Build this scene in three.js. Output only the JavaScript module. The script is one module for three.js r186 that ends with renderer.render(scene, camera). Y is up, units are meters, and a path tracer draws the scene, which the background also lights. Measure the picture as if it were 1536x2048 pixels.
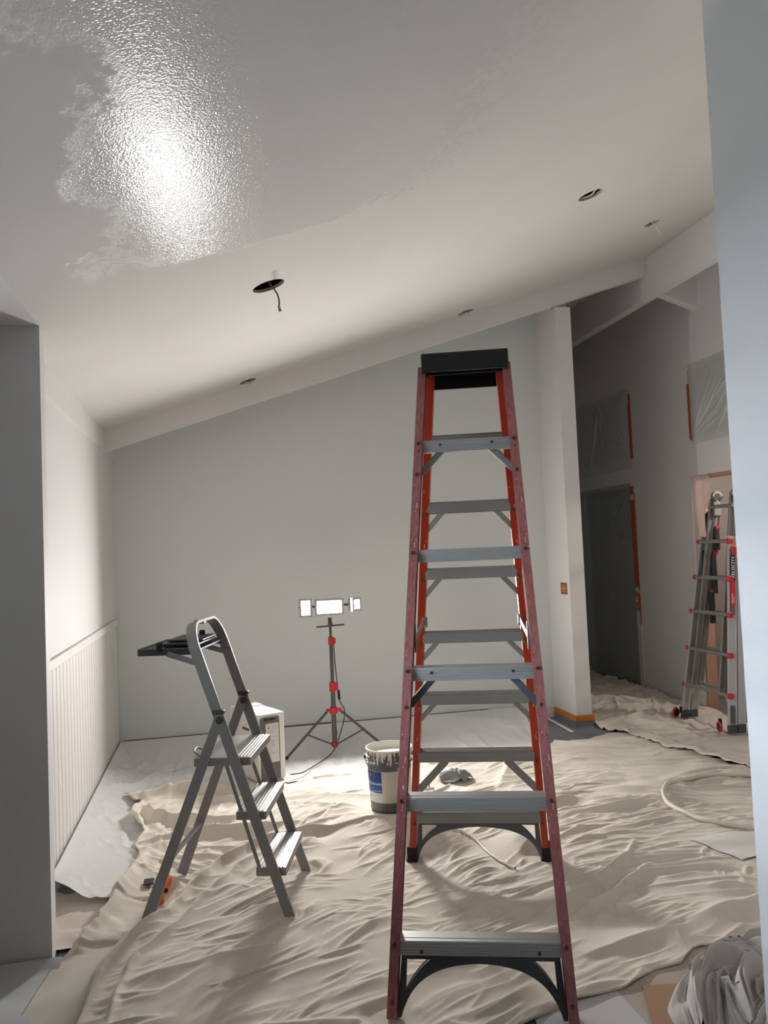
import * as THREE from 'three';
import { RoundedBoxGeometry } from 'three/addons/geometries/RoundedBoxGeometry.js';
import { mergeGeometries, mergeVertices, toCreasedNormals } from 'three/addons/utils/BufferGeometryUtils.js';
import { RectAreaLightUniformsLib } from 'three/addons/lights/RectAreaLightUniformsLib.js';

// ------------------------------------------------------------------ camera, sky, lights, exposure
// The room is measured in x (right along the back wall), y (up) and d (depth from the camera); three's z is -d.
const scene = new THREE.Scene();
const camera = new THREE.PerspectiveCamera(65.9, 0.75, 0.05, 60);
camera.position.set(0, 1.62, 0);
camera.rotation.set(0.048675, -0.211727, -0.042028, 'YXZ');
scene.background = new THREE.Color(0.74, 0.86, 1.0);   // overcast daylight outside the patio door of the hall, left of the camera
scene.backgroundIntensity = 40;
RectAreaLightUniformsLib.init();
const renderer = new THREE.WebGLRenderer({ antialias: true });
renderer.toneMapping = THREE.LinearToneMapping;
renderer.toneMappingExposure = 1.0;
renderer.shadowMap.enabled = true;
const LAMP = { main: 1040, side: 900, color: [1.0, 0.975, 0.955] };

// ------------------------------------------------------------------ helpers
function rngOf(seed) { let s = seed >>> 0; return () => { s = (s + 0x6d2b79f5) >>> 0; let t = Math.imul(s ^ (s >>> 15), 1 | s); t = (t + Math.imul(t ^ (t >>> 7), 61 | t)) ^ t; return ((t ^ (t >>> 14)) >>> 0) / 4294967296; }; }
function hash2(x, y, s) { let h = Math.imul(x | 0, 374761393) ^ Math.imul(y | 0, 668265263) ^ Math.imul(s | 0, 974634777); h = Math.imul(h ^ (h >>> 13), 1274126177); h ^= h >>> 16; return (h >>> 0) / 4294967296; }
function noise(x, y, s = 0, wrap = 0) {
  const ix = Math.floor(x), iy = Math.floor(y), fx = x - ix, fy = y - iy, m = (a) => (wrap ? ((a % wrap) + wrap) % wrap : a);
  const u = fx * fx * fx * (fx * (fx * 6 - 15) + 10), v = fy * fy * fy * (fy * (fy * 6 - 15) + 10);
  const a = hash2(m(ix), m(iy), s), b = hash2(m(ix + 1), m(iy), s), c = hash2(m(ix), m(iy + 1), s), d = hash2(m(ix + 1), m(iy + 1), s);
  return a + (b - a) * u + (c - a) * v + (a - b - c + d) * u * v;   // 0..1
}
function fbm(x, y, s = 0, n = 4, wrap = 0) { let r = 0, a = 0.5, t = 0; for (let i = 0; i < n; i++) { r += a * noise(x, y, s + i * 17, wrap); t += a; x *= 2; y *= 2; wrap *= 2; a *= 0.5; } return r / t; }
const clamp = (x, a = 0, b = 1) => Math.min(b, Math.max(a, x));
const smooth = (a, b, x) => { const t = clamp((x - a) / (b - a)); return t * t * (3 - 2 * t); };
const V = (x, y, d) => new THREE.Vector3(x, y, -d);
const lerp = (a, b, t) => a + (b - a) * t;

const used = new Map();
function numbered(name) { const n = used.get(name) ?? 0; used.set(name, n + 1); return n ? name + '_' + String(n).padStart(3, '0') : name; }
function mesh(name, geo, material, parent = scene) {
  const g = Array.isArray(geo) ? mergeGeometries(geo.map((q) => { const c = q.index ? q.toNonIndexed() : q; for (const k of Object.keys(c.attributes)) if (!['position', 'normal', 'uv'].includes(k)) c.deleteAttribute(k); return c; })) : geo;
  const m = new THREE.Mesh(g, material);
  m.name = parent === scene ? numbered(name) : name;
  m.castShadow = m.receiveShadow = true;
  parent.add(m);
  if (parent !== scene) { const same = parent.children.filter((c) => c.name.replace(/_\d{3}$/, '') === name).length; if (same > 1) m.name = name + '_' + String(same - 1).padStart(3, '0'); }
  return m;
}
function many(name, geos, material, parent) { return geos.map((g) => mesh(name, g, material, parent)); }
function thing(name, label, category, pos = [0, 0, 0], turn = 0, group) {
  const o = new THREE.Group(); o.name = numbered(name); scene.add(o);
  o.position.set(pos[0], pos[1], -pos[2]); o.rotation.y = turn;
  o.userData = { label, category }; if (group) o.userData.group = group;
  return o;
}
function tag(o, label, category, group) { o.userData.label = label; o.userData.category = category; if (group) o.userData.group = group; return o; }
function struct(name, geo, material, parent) { const m = mesh(name, geo, material, parent ?? scene); if (!parent) m.userData.kind = 'structure'; return m; }

// uv in metres by the way each face points
function metreUV(g, s = 1) {
  g = g.index ? g.toNonIndexed() : g; if (!g.attributes.normal) g.computeVertexNormals();
  const p = g.attributes.position, n = g.attributes.normal, uv = new Float32Array(p.count * 2);
  for (let i = 0; i < p.count; i++) {
    const ax = Math.abs(n.getX(i)), ay = Math.abs(n.getY(i)), az = Math.abs(n.getZ(i)), x = p.getX(i), y = p.getY(i), z = p.getZ(i);
    const [u, v] = ax >= ay && ax >= az ? [z, y] : ay >= az ? [x, z] : [x, y];
    uv[2 * i] = u * s; uv[2 * i + 1] = v * s;
  }
  g.setAttribute('uv', new THREE.BufferAttribute(uv, 2)); return g;
}
const bx = (x0, x1, y0, y1, d0, d1) => metreUV(new THREE.BoxGeometry(x1 - x0, y1 - y0, d1 - d0).translate((x0 + x1) / 2, (y0 + y1) / 2, -(d0 + d1) / 2));
const rbox = (w, h, d, r = 0.004, seg = 2) => new RoundedBoxGeometry(w, h, d, seg, Math.min(r, w / 2.01, h / 2.01, d / 2.01));
function frameAt(g, from, to, up = new THREE.Vector3(0, 0, 1)) {   // stands a shape built along +y between two points, its z near "up"
  const y = new THREE.Vector3().subVectors(to, from).normalize(), x = new THREE.Vector3().crossVectors(y, up).normalize(), z = new THREE.Vector3().crossVectors(x, y);
  return g.applyMatrix4(new THREE.Matrix4().makeBasis(x, y, z).setPosition(from));
}
function bar(from, to, w, t, r = 0.003, up) { const L = from.distanceTo(to); return frameAt(rbox(w, L, t, r).translate(0, L / 2, 0), from, to, up); }
function rod(from, to, r, seg = 14) { const L = from.distanceTo(to); return frameAt(new THREE.CylinderGeometry(r, r, L, seg).translate(0, L / 2, 0), from, to, new THREE.Vector3(0.31, 0.17, 0.94)); }
function profileBar(from, to, pts, up) {   // extrudes a closed outline (x, z) along the line
  const L = from.distanceTo(to), sh = new THREE.Shape(pts.map(([a, b]) => new THREE.Vector2(a, b)));
  const g = new THREE.ExtrudeGeometry(sh, { depth: L, bevelEnabled: false, steps: 1 });   // along z
  g.applyMatrix4(new THREE.Matrix4().makeBasis(new THREE.Vector3(1, 0, 0), new THREE.Vector3(0, 0, 1), new THREE.Vector3(0, 1, 0)));   // (x, y, z) -> (x, z, y)
  const idx = g.index; if (!idx) { const p = g.attributes.position.array, q = g.attributes.normal.array, u = g.attributes.uv.array; for (let i = 0; i < p.length; i += 9) for (let k = 0; k < 3; k++) { [p[i + 3 + k], p[i + 6 + k]] = [p[i + 6 + k], p[i + 3 + k]]; [q[i + 3 + k], q[i + 6 + k]] = [q[i + 6 + k], q[i + 3 + k]]; } }
  return frameAt(metreUV(g), from, to, up);
}
const channel = (w, t, k = 0.004, open = 1) => (open > 0
  ? [[-w / 2, -t / 2], [w / 2, -t / 2], [w / 2, -t / 2 + k], [-w / 2 + k, -t / 2 + k], [-w / 2 + k, t / 2 - k], [w / 2, t / 2 - k], [w / 2, t / 2], [-w / 2, t / 2]]
  : [[-w / 2, -t / 2], [w / 2, -t / 2], [w / 2, t / 2], [-w / 2, t / 2], [-w / 2, t / 2 - k], [w / 2 - k, t / 2 - k], [w / 2 - k, -t / 2 + k], [-w / 2, -t / 2 + k]]);
const tube = (pts, r, seg = 60, rs = 8) => new THREE.TubeGeometry(new THREE.CatmullRomCurve3(pts), seg, r, rs);

// ------------------------------------------------------------------ textures
function dataTex(w, h, f, srgb = false, repeat = true) {
  const a = new Uint8Array(w * h * 4);
  for (let y = 0; y < h; y++) for (let x = 0; x < w; x++) { const c = f(x / w, y / h, x, y), o = (y * w + x) * 4; if (typeof c === 'number') a[o] = a[o + 1] = a[o + 2] = clamp(c) * 255; else { a[o] = clamp(c[0]) * 255; a[o + 1] = clamp(c[1]) * 255; a[o + 2] = clamp(c[2]) * 255; } a[o + 3] = 255; }
  const t = new THREE.DataTexture(a, w, h); t.magFilter = THREE.LinearFilter; t.minFilter = THREE.LinearMipmapLinearFilter; t.generateMipmaps = true;
  t.wrapS = t.wrapT = repeat ? THREE.RepeatWrapping : THREE.ClampToEdgeWrapping; if (srgb) t.colorSpace = THREE.SRGBColorSpace; t.needsUpdate = true; return t;
}
function canvasTex(w, h, draw) { const c = document.createElement('canvas'); c.width = w; c.height = h; draw(c.getContext('2d'), w, h); const t = new THREE.CanvasTexture(c); t.colorSpace = THREE.SRGBColorSpace; t.anisotropy = 8; return t; }
const rep = (t, u, v = u, ch = 0) => { const c = t.clone(); c.repeat.set(u, v); c.channel = ch; c.needsUpdate = true; return c; };

const peelTex = dataTex(1024, 1024, (u, v) => 0.62 * fbm(u * 170, v * 170, 3, 2, 170) + 0.38 * noise(u * 90, v * 90, 9, 90));            // roller stipple, 1 m a tile
const weaveTex = dataTex(512, 512, (u, v, x, y) => 0.35 + 0.3 * Math.abs(Math.sin(x * Math.PI / 4)) * (0.6 + 0.4 * hash2(x >> 2, y >> 2, 4)) + 0.25 * Math.abs(Math.sin(y * Math.PI / 4)) + 0.2 * fbm(u * 32, v * 32, 8, 3, 32));
const clothTint = dataTex(1024, 1024, (u, v, x, y) => {
  const b = fbm(u * 6, v * 6, 21, 4, 6), s = smooth(0.62, 0.74, fbm(u * 9, v * 9, 44, 4, 9)), k = 0.93 + 0.1 * b;
  const drip = noise(u * 160, v * 160, 71, 160) > 0.99 ? 0.09 : 0;
  return [0.86 * k - 0.03 * s + drip, 0.825 * k - 0.03 * s + drip, 0.77 * k - 0.032 * s + drip * 1.2];
}, true);
const brushTex = dataTex(256, 256, (u, v) => 0.7 + 0.3 * noise(u * 4, v * 128, 5, 128));

// ------------------------------------------------------------------ materials
const std = (name, color, roughness, more = {}) => Object.assign(new THREE.MeshStandardMaterial({ color, roughness, ...more }), { name });
const phys = (name, color, roughness, more = {}) => Object.assign(new THREE.MeshPhysicalMaterial({ color, roughness, ...more }), { name });
const M = {
  wall: std('wall_paint', 0xe3e1e0, 0.62, { bumpMap: peelTex, bumpScale: 0.0004 }),
  wallGrey: std('pale_grey_wall_paint', 0xdfe4e3, 0.62, { bumpMap: peelTex, bumpScale: 0.0004 }),
  trim: std('trim_paint', 0xe3dfdb, 0.5),
  floor: std('grey_floor', 0x737678, 0.7),
  darkUnseen: std('darkened_unseen_wall', 0x5f5a54, 0.9),  // dark tone given to unseen walls to cut bounced light
  deck: std('roof_plywood', 0x9c8362, 0.9),
  gypsum: std('gypsum_edge', 0xb9b4aa, 0.95),
  closet: std('closet_paint', 0x857a73, 0.8),
  palewood: std('pale_bare_wood', 0xb98f7a, 0.75),
  rawwood: std('bare_red_wood', 0xa65336, 0.7),
  door: std('grey_green_door', 0x98a19c, 0.5),
  tape: std('orange_tape', 0xc8762c, 0.75),
  canvas: std('canvas_cloth', 0xffffff, 0.95, { map: clothTint, bumpMap: rep(weaveTex, 6), bumpScale: 0.0003 }),
  fiber: std('orange_fibreglass', 0xd8431a, 0.34),
  alu: std('brushed_aluminium', 0xbcbcbb, 0.5, { metalness: 0.45, roughnessMap: brushTex }),
  aluDull: std('dull_aluminium', 0x8d8a84, 0.6, { metalness: 0.45 }),
  grey: std('grey_bracket', 0x4a4e52, 0.5, { metalness: 0.2 }),
  black: std('black_plastic', 0x1c1d1f, 0.5),
  rubber: std('black_rubber', 0x17171a, 0.8),
  bolt: std('dark_bolt', 0x55504c, 0.45, { metalness: 0.7 }),
  stool: std('grey_enamelled_steel', 0x918f8c, 0.42, { metalness: 0.35 }),
  tread: std('ribbed_aluminium_tread', 0xc9c9c6, 0.4, { metalness: 0.6 }),
  red: std('red_plastic', 0xc4232f, 0.45),
  pole: std('grey_steel_pole', 0x5c5a56, 0.42, { metalness: 0.5 }),
  white: std('white_plastic', 0xdedbd6, 0.45),
  greyPanel: std('grey_panel', 0x5d5d5b, 0.55),
  orange: std('orange_plastic', 0xf2661c, 0.4),
  hose: std('cream_hose', 0xd6d0bd, 0.5),
  cord: std('grey_cord', 0x4a4745, 0.6),
  film: phys('plastic_film', 0xeeeeec, 0.24, { transmission: 0.14, thickness: 0, side: THREE.DoubleSide, ior: 1.45 }),
  winfilm: phys('window_film', 0xe6e9e6, 0.36, { transmission: 0.34, thickness: 0, side: THREE.DoubleSide, ior: 1.45 }),
  doorfilm: phys('door_film', 0xdfe2de, 0.3, { transmission: 0.76, thickness: 0, side: THREE.DoubleSide, ior: 1.45 }),
  paper: std('masking_paper', 0xcdc2b7, 0.9),
  glass: phys('window_glass', 0xffffff, 0.03, { transmission: 1, thickness: 0 }),
  glow: std('lamp_glow', 0xffffff, 0.4, { emissive: new THREE.Color(1, 0.985, 0.95), emissiveIntensity: 4 }),
};

// ------------------------------------------------------------------ room shell
const XL = -0.84, XR = 4.45, ZB = 7.0, SLOPE = 0.325, ridgeX = 4.0;
const plane = (x) => 2.645 + SLOPE * (x - XL);
const ceilY = (x, d) => plane(x) - 0.06 * smooth(4.5, 3.7, d) * smooth(-0.4, -0.72, x);
struct('floor', [bx(-3.3, 5.9, -0.1, 0, -2.2, 9.8)], M.floor);

const HOLES = [[0.312, 4.075, 0.082], [0.295, 6.33, 0.066], [2.144, 6.33, 0.066], [2.195, 4.131, 0.07], [3.272, 5.242, 0.056]];
{
  // a regular grid of panels; round cut-outs get a ring of their own
  const pos = [], idx = [], at = new Map(), vert = (x, d) => { const k = x.toFixed(4) + ',' + d.toFixed(4); if (!at.has(k)) { at.set(k, pos.length / 3); pos.push(x, ceilY(x, d), -d); } return at.get(k); };
  const q = 0.115, lines = (lo, hi, cuts) => { const c = [...new Set([lo, hi, ...cuts])].sort((m, n) => m - n), out = []; for (let i = 1; i < c.length; i++) { const n = Math.max(1, Math.ceil((c[i] - c[i - 1]) / 0.1)); for (let k = 0; k < n; k++) out.push(lerp(c[i - 1], c[i], k / n)); } out.push(hi); return out; };
  const xs = lines(-0.84, ridgeX, [-0.70, ...HOLES.flatMap((h) => [h[0] - q, h[0] + q])]), ds = lines(-2.1, 9.7, [3.56, ...HOLES.flatMap((h) => [h[1] - q, h[1] + q])]);
  for (let i = 1; i < xs.length; i++) for (let j = 1; j < ds.length; j++) {
    const mx = (xs[i] + xs[i - 1]) / 2, md = (ds[j] + ds[j - 1]) / 2;
    if ((mx < -0.70 && md < 3.56) || HOLES.some(([x, d]) => Math.abs(mx - x) < q && Math.abs(md - d) < q)) continue;
    const A = vert(xs[i - 1], ds[j - 1]), B = vert(xs[i], ds[j - 1]), C = vert(xs[i], ds[j]), D = vert(xs[i - 1], ds[j]); idx.push(A, B, C, A, C, D);
  }
  for (const [x, d, r] of HOLES) { const n = 48; for (let k = 0; k < n; k++) { const P = (k, out) => { const a = ((k % n) / n) * Math.PI * 2, c = Math.cos(a), e = Math.sin(a), m = out ? q / Math.max(Math.abs(c), Math.abs(e)) : r; return vert(x + c * m, d + e * m); }; const A = P(k, 0), B = P(k, 1), C = P(k + 1, 1), D = P(k + 1, 0); idx.push(A, B, C, A, C, D); } }
  const g = new THREE.BufferGeometry(), n = pos.length / 3, a0 = new Float32Array(n * 2), a1 = new Float32Array(n * 2);
  for (let i = 0; i < n; i++) { const x = pos[3 * i], d = -pos[3 * i + 2]; a0.set([(x + 1) / 5.2, (d + 2.2) / 12], 2 * i); a1.set([(x + 0.95) / 2.2, (d - 1.3) / 2.3], 2 * i); }
  g.setAttribute('position', new THREE.Float32BufferAttribute(pos, 3)); g.setAttribute('uv', new THREE.BufferAttribute(a0, 2)); g.setAttribute('uv1', new THREE.BufferAttribute(a1, 2)); g.setIndex(idx); g.computeVertexNormals();
  // fresh paint covers the near part of the ceiling up to a ragged roller edge; beyond it the old coat is dry
  const wet = (u, v) => { const x = u * 5.2 - 1, d = v * 12 - 2.2, f = smooth(0.22, 1.7, Math.abs(x - 0.08)), e = 3.40 + 0.10 * (fbm(x * 2.2, 3.1, 5, 3) - 0.5) + 0.10 * (fbm(x * 9, d * 9, 6, 4) - 0.5) , w = 0.015 + 1.0 * f; return smooth(e + w, e - w, d + 0.5 * f * (fbm(x * 3, d * 3, 8, 3) - 0.5)) * smooth(1.7, 0.45, x) * smooth(-0.62, -0.08, x + 0.5 * (fbm(x * 3.5, d * 3.5, 12, 4) - 0.5)); };
  const wetMap = dataTex(1024, 2048, (u, v) => { const w = wet(u, v), m = 0.985 + 0.03 * (fbm(u * 12, v * 24, 31, 4) - 0.5); return [lerp(0.90, 0.885, w) * m, lerp(0.89, 0.876, w) * m, lerp(0.87, 0.858, w) * m]; }, true, false);
  const wetRough = dataTex(1024, 2048, (u, v, px, py) => { const w = wet(u, v); return lerp(0.85, 0.15, w <= 0.001 ? 0 : smooth(0.3, 0.7, w + 0.7 * (0.5 * hash2(px, py, 3) + 0.5 * noise(px / 4, py / 4, 5) - 0.5) * 4 * w * (1 - w))); }, false, false);
  const wetPeel = dataTex(2048, 2048, (u, v) => { const x = u * 2.2 - 0.95, d = v * 2.3 + 1.3, w = wet((x + 1) / 5.2, (d + 2.2) / 12) * smooth(0, 0.06, u) * smooth(1, 0.9, u) * smooth(0, 0.06, v) * smooth(1, 0.97, v); if (w < 0.01) return 0.5; const p = 0.6 * noise(x * 300, d * 300, 3) + 0.4 * noise(x * 160 + 7, d * 160, 9); return 0.5 + w * (p - 0.5); }, false, false);
  wetPeel.channel = 1;
  const cm = phys('ceiling_paint', 0xf2f2f2, 1, { specularIntensity: 0.15, map: wetMap, roughnessMap: wetRough, bumpMap: wetPeel, bumpScale: 0.0007, side: THREE.DoubleSide });
  struct('ceiling', g, cm);
}
struct('ceiling', [bx(-3.3, -0.70, 2.63, 2.69, -2.2, 3.6)], M.wall);                                   // flat part over the entry
{
  const q = (x0, y0, x1, y1, t) => { const s = new THREE.Shape([[x0, y0], [x1, y1], [x1, y1 + t], [x0, y0 + t]].map(([a, b]) => new THREE.Vector2(a, b))); return metreUV(new THREE.ExtrudeGeometry(s, { depth: 12.1, bevelEnabled: false }).translate(0, 0, -9.9)); };
  struct('ceiling', [q(ridgeX, 4.218, 4.62, 4.218 - 0.33 * 0.62, 0.06)], M.wall);                        // short right slope
  struct('roof_deck', [q(-1.1, 2.92, 4.05, 2.92 + SLOPE * 5.15, 0.1), q(4.0, 4.63, 4.7, 4.40, 0.1)], M.deck);
  struct('roof_deck', [bx(-3.4, -0.9, 2.9, 3.0, -2.3, 9.9)], M.deck);
}
// left wall with wainscot boards, chair rail and head board
const wl = struct('wall_left', [bx(XL - 0.14, XL, 0, 3.0, 3.6, ZB + 0.12)], M.wall);
for (let k = 0; k < 34; k++) {
  const d0 = 3.63 + k * 0.099, g = new THREE.ExtrudeGeometry(new THREE.Shape([[0, 0], [0.004, 0.009], [0.0905, 0.009], [0.0945, 0]].map(([a, b]) => new THREE.Vector2(a, b))), { depth: 1.07, bevelEnabled: false });
  g.applyMatrix4(new THREE.Matrix4().makeBasis(new THREE.Vector3(0, 0, -1), new THREE.Vector3(1, 0, 0), new THREE.Vector3(0, -1, 0)));
  mesh('wainscot_board', metreUV(g.translate(XL, 1.09, -d0)), M.trim, wl);
}
struct('trim_1', [frameAt(rbox(0.02, 3.36, 0.055, 0.006).translate(0, 1.68, 0), V(XL + 0.012, 1.113, 3.63), V(XL + 0.012, 1.113, 6.99), new THREE.Vector3(0, 1, 0))], M.trim);
struct('trim_2', [bx(XL - 0.01, XL + 0.014, 2.49, 2.66, 3.63, ZB)], M.wall);
struct('wall_entry', [bx(-3.3, -0.70, 0, 2.645, 3.52, 3.605)], M.wall);
struct('wall_back', [bx(-0.98, 3.07, 0, 4.4, ZB, ZB + 0.12)], M.wallGrey);
struct('wall_pier', [bx(3.063, 3.209, 0, 3.75, 6.54, 6.62), bx(3.063, 3.209, 0, 4.4, 6.62, 9.7)], M.wall);
{
  const quad = (pts, d0, d1) => metreUV(new THREE.ExtrudeGeometry(new THREE.Shape(pts.map(([a, b]) => new THREE.Vector2(a, b))), { depth: d1 - d0, bevelEnabled: false }).translate(0, 0, -d1));
  const lo = (x) => 2.484 + 0.3255 * (x - XL);
  struct('ceiling_beam_back', [quad([[XL, lo(XL)], [3.95, lo(3.95)], [3.95, plane(3.95) + 0.03], [XL, plane(XL) + 0.03]], 6.45, 6.55)], M.wall);
  struct('ceiling_beam_right', [quad([[4.05, 3.885], [XR, 3.885 - 0.34 * 0.40], [XR, 4.15], [4.05, 4.26]], 6.45, 6.55)], M.wall);
  struct('ceiling_beam_ridge', [bx(3.95, 4.05, 3.84, 4.27, 1.9, 9.7)], M.wall);
  // right wall with two doorways and two high windows
  const sh = new THREE.Shape([[-2.2, 0], [5.78, 0], [5.78, 2.2], [6.69, 2.2], [6.69, 0], [7.83, 0], [7.83, 2.2], [9.0, 2.2], [9.0, 0], [9.8, 0], [9.8, 4.4], [-2.2, 4.4]].map(([a, b]) => new THREE.Vector2(a, b)));
  for (const [a, b] of [[5.78, 6.69], [7.76, 9.0]]) sh.holes.push(new THREE.Path([[a, 2.54], [b, 2.54], [b, 3.21], [a, 3.21]].map(([p, q]) => new THREE.Vector2(p, q))));
  const g = new THREE.ExtrudeGeometry(sh, { depth: 0.12, bevelEnabled: false });
  g.applyMatrix4(new THREE.Matrix4().makeBasis(new THREE.Vector3(0, 0, -1), new THREE.Vector3(0, 1, 0), new THREE.Vector3(1, 0, 0)));
  struct('wall_right', [metreUV(g.translate(XR, 0, 0))], M.wall);
  struct('wall_porch', [bx(4.6, 4.7, 0, 2.45, 7.6, 9.3), bx(4.565, 4.6, 2.2, 2.45, 7.6, 9.3), bx(4.565, 4.6, 0, 2.2, 7.6, 7.83), bx(4.565, 4.6, 0, 2.2, 9.0, 9.3)], M.deck);
}
struct('wall_foyer', [bx(3.0, 5.9, 0, 4.4, 9.6, 9.75)], M.wallGrey);
struct('wall_right_near', [bx(1.418, 1.56, 0, 4.3, -2.2, 1.95), bx(1.56, XR + 0.02, 0, 4.3, 1.8, 1.94)], M.wall);
struct('added_shade_half_wall', [bx(-1.25, -1.1, 0, 0.95, 1.0, 2.92), bx(-1.3, -0.95, 0.95, 0.99, 0.95, 2.9)], M.darkUnseen);  // unseen half wall added to keep hall daylight off the foreground floor
struct('added_shade_partition', [bx(-2.3, -0.44, 0, 3.0, 0.95, 1.4)], M.darkUnseen);  // unseen block added to shade the entry wall from daylight
struct('added_patio_ground', [bx(-24, -3.36, -0.3, -0.06, -14, 18)], std('dark_added_ground', 0x4d4f4c, 0.9));  // dark ground added out of view to block skylight from below
struct('wall_hall', [bx(-3.35, -3.2, 0, 3.0, -2.2, 1.3), bx(-3.35, -3.2, 2.15, 3.0, 1.3, 2.9), bx(-3.35, -3.2, 0, 3.0, 2.9, 3.7)], M.darkUnseen);
struct('wall_rear', [bx(-3.35, 4.6, 0, 4.4, -2.2, -2.05)], M.darkUnseen);
struct('added_shade_half_wall', [bx(-1.25, -1.1, 0, 0.95, 1.0, 2.92), bx(-1.3, -0.95, 0.95, 0.99, 0.95, 2.9)], M.darkUnseen);  // second copy of the added, unseen half wall that shades the floor
struct('added_shade_partition', [bx(-1.42, -1.3, 0, 3.0, 2.92, 3.53)], M.darkUnseen);  // added out of view, stops the patio door light reaching the entry wall
struct('wall_closet', [bx(5.55, 5.7, 0, 2.5, 5.2, 7.3), bx(4.57, 5.7, 0, 2.5, 5.2, 5.3), bx(4.57, 5.7, 0, 2.5, 7.1, 7.25), bx(4.57, 5.7, 2.35, 2.5, 5.2, 7.3)], M.closet);
struct('wall_porch', [bx(5.3, 5.4, 2.4, 3.5, 5.5, 9.7), bx(4.57, 5.4, 2.5, 2.53, 5.5, 9.7), bx(4.57, 5.4, 3.3, 3.4, 5.5, 9.7), bx(4.57, 5.4, 2.5, 3.4, 5.5, 5.6), bx(4.57, 5.4, 2.5, 3.4, 9.5, 9.7)], M.wall);
{
  const w = struct('window_1', [bx(4.47, 4.55, 2.54, 3.21, 6.65, 6.69), bx(4.47, 4.55, 2.54, 2.57, 5.78, 6.65), bx(4.47, 4.55, 3.18, 3.21, 5.78, 6.65), bx(4.47, 4.55, 2.57, 3.18, 5.78, 5.81)], M.rawwood);
  mesh('casing', bx(4.436, 4.47, 2.55, 3.08, 6.662, 6.69), M.rawwood, w);
  mesh('pane', bx(4.505, 4.511, 2.57, 3.18, 5.81, 6.65), M.glass, w);
  const w2 = struct('window_2', [bx(4.47, 4.55, 2.54, 3.21, 8.96, 9.0), bx(4.47, 4.55, 2.54, 2.57, 7.8, 8.96), bx(4.47, 4.55, 3.18, 3.21, 7.8, 8.96), bx(4.452, 4.55, 2.54, 3.21, 7.76, 7.8)], M.rawwood);
  mesh('pane', bx(4.505, 4.511, 2.57, 3.18, 7.8, 8.96), M.glass, w2);
  mesh('casing', bx(4.436, 4.47, 2.50, 3.10, 7.755, 7.79), M.rawwood, w2);
  struct('trim_3', [bx(4.452, 4.56, 0, 2.2, 6.66, 6.69), bx(4.452, 4.56, 2.17, 2.2, 5.78, 6.66)], M.palewood);
  const patchy = dataTex(32, 512, (u, v) => { const y = v * 2.2, k = smooth(0.48, 0.54, fbm(u * 1.5 + 3, v * 9, 77, 3) + 0.22 * smooth(0.8, 1.6, y) - 0.3 * smooth(0.95, 0.75, y)); return [lerp(0.80, 0.66, k), lerp(0.80, 0.34, k), lerp(0.78, 0.22, k)]; }, true, false);
  const jamb = bx(4.434, 4.56, 0.02, 2.2, 7.77, 7.84), ju = jamb.attributes.uv; for (let i = 0; i < ju.count; i++) ju.setXY(i, 0.5 + 0.3 * Math.sin(ju.getX(i) * 9), ju.getY(i) / 2.2);
  struct('trim_4', [jamb], std('part_painted_jamb', 0xffffff, 0.7, { map: patchy }));
  const d2 = struct('door_2', [bx(4.52, 4.56, 0, 2.19, 7.86, 9.0)], M.door);
  mesh('handle', [rod(V(4.52, 1.0, 8.9), V(4.46, 1.0, 8.9), 0.012), new THREE.SphereGeometry(0.028, 16, 12).translate(4.455, 1.0, -8.9)], M.bolt, d2);
  struct('door_3', [bx(-3.32, -3.24, 0, 2.15, 1.3, 1.36), bx(-3.32, -3.24, 0, 2.15, 2.84, 2.9), bx(-3.32, -3.24, 2.09, 2.15, 1.36, 2.84), bx(-3.32, -3.24, 0, 2.09, 2.07, 2.13)], M.trim);
}
struct('baseboard_back', [bx(XL, 3.06, 0, 0.1, ZB - 0.014, ZB)], M.trim);
struct('baseboard_pier', [bx(3.05, 3.063, 0, 0.09, 6.53, ZB), bx(3.05, 3.222, 0, 0.09, 6.527, 6.54)], M.floor);
struct('baseboard_right', [bx(XR - 0.014, XR, 0, 0.11, 6.69, 7.8), bx(XR - 0.014, XR, 0, 0.11, 9.0, 9.6)], M.trim);
struct('baseboard_left', [bx(XL, XL + 0.022, 0, 0.1, 3.62, ZB)], M.trim);

{
  // the room behind the open doorway is lit by its own ceiling lamp
  const t = thing('ceiling_lamp', 'small round ceiling lamp in the room behind the open doorway', 'lamp', [5.1, 2.25, 5.75]);
  mesh('base', new THREE.CylinderGeometry(0.09, 0.09, 0.03, 24).translate(0, 0.085, 0), M.trim, t);
  mesh('lamp_bulb', new THREE.SphereGeometry(0.055, 20, 14).translate(0, 0.01, 0), M.glow, t);
  const L = new THREE.PointLight(new THREE.Color(1, 0.94, 0.88), 4.0); L.shadow.radius = 2.5; L.castShadow = true; L.position.set(5.1, 2.26, -5.75); L.name = 'closet_lamp'; scene.add(L);
}

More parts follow.
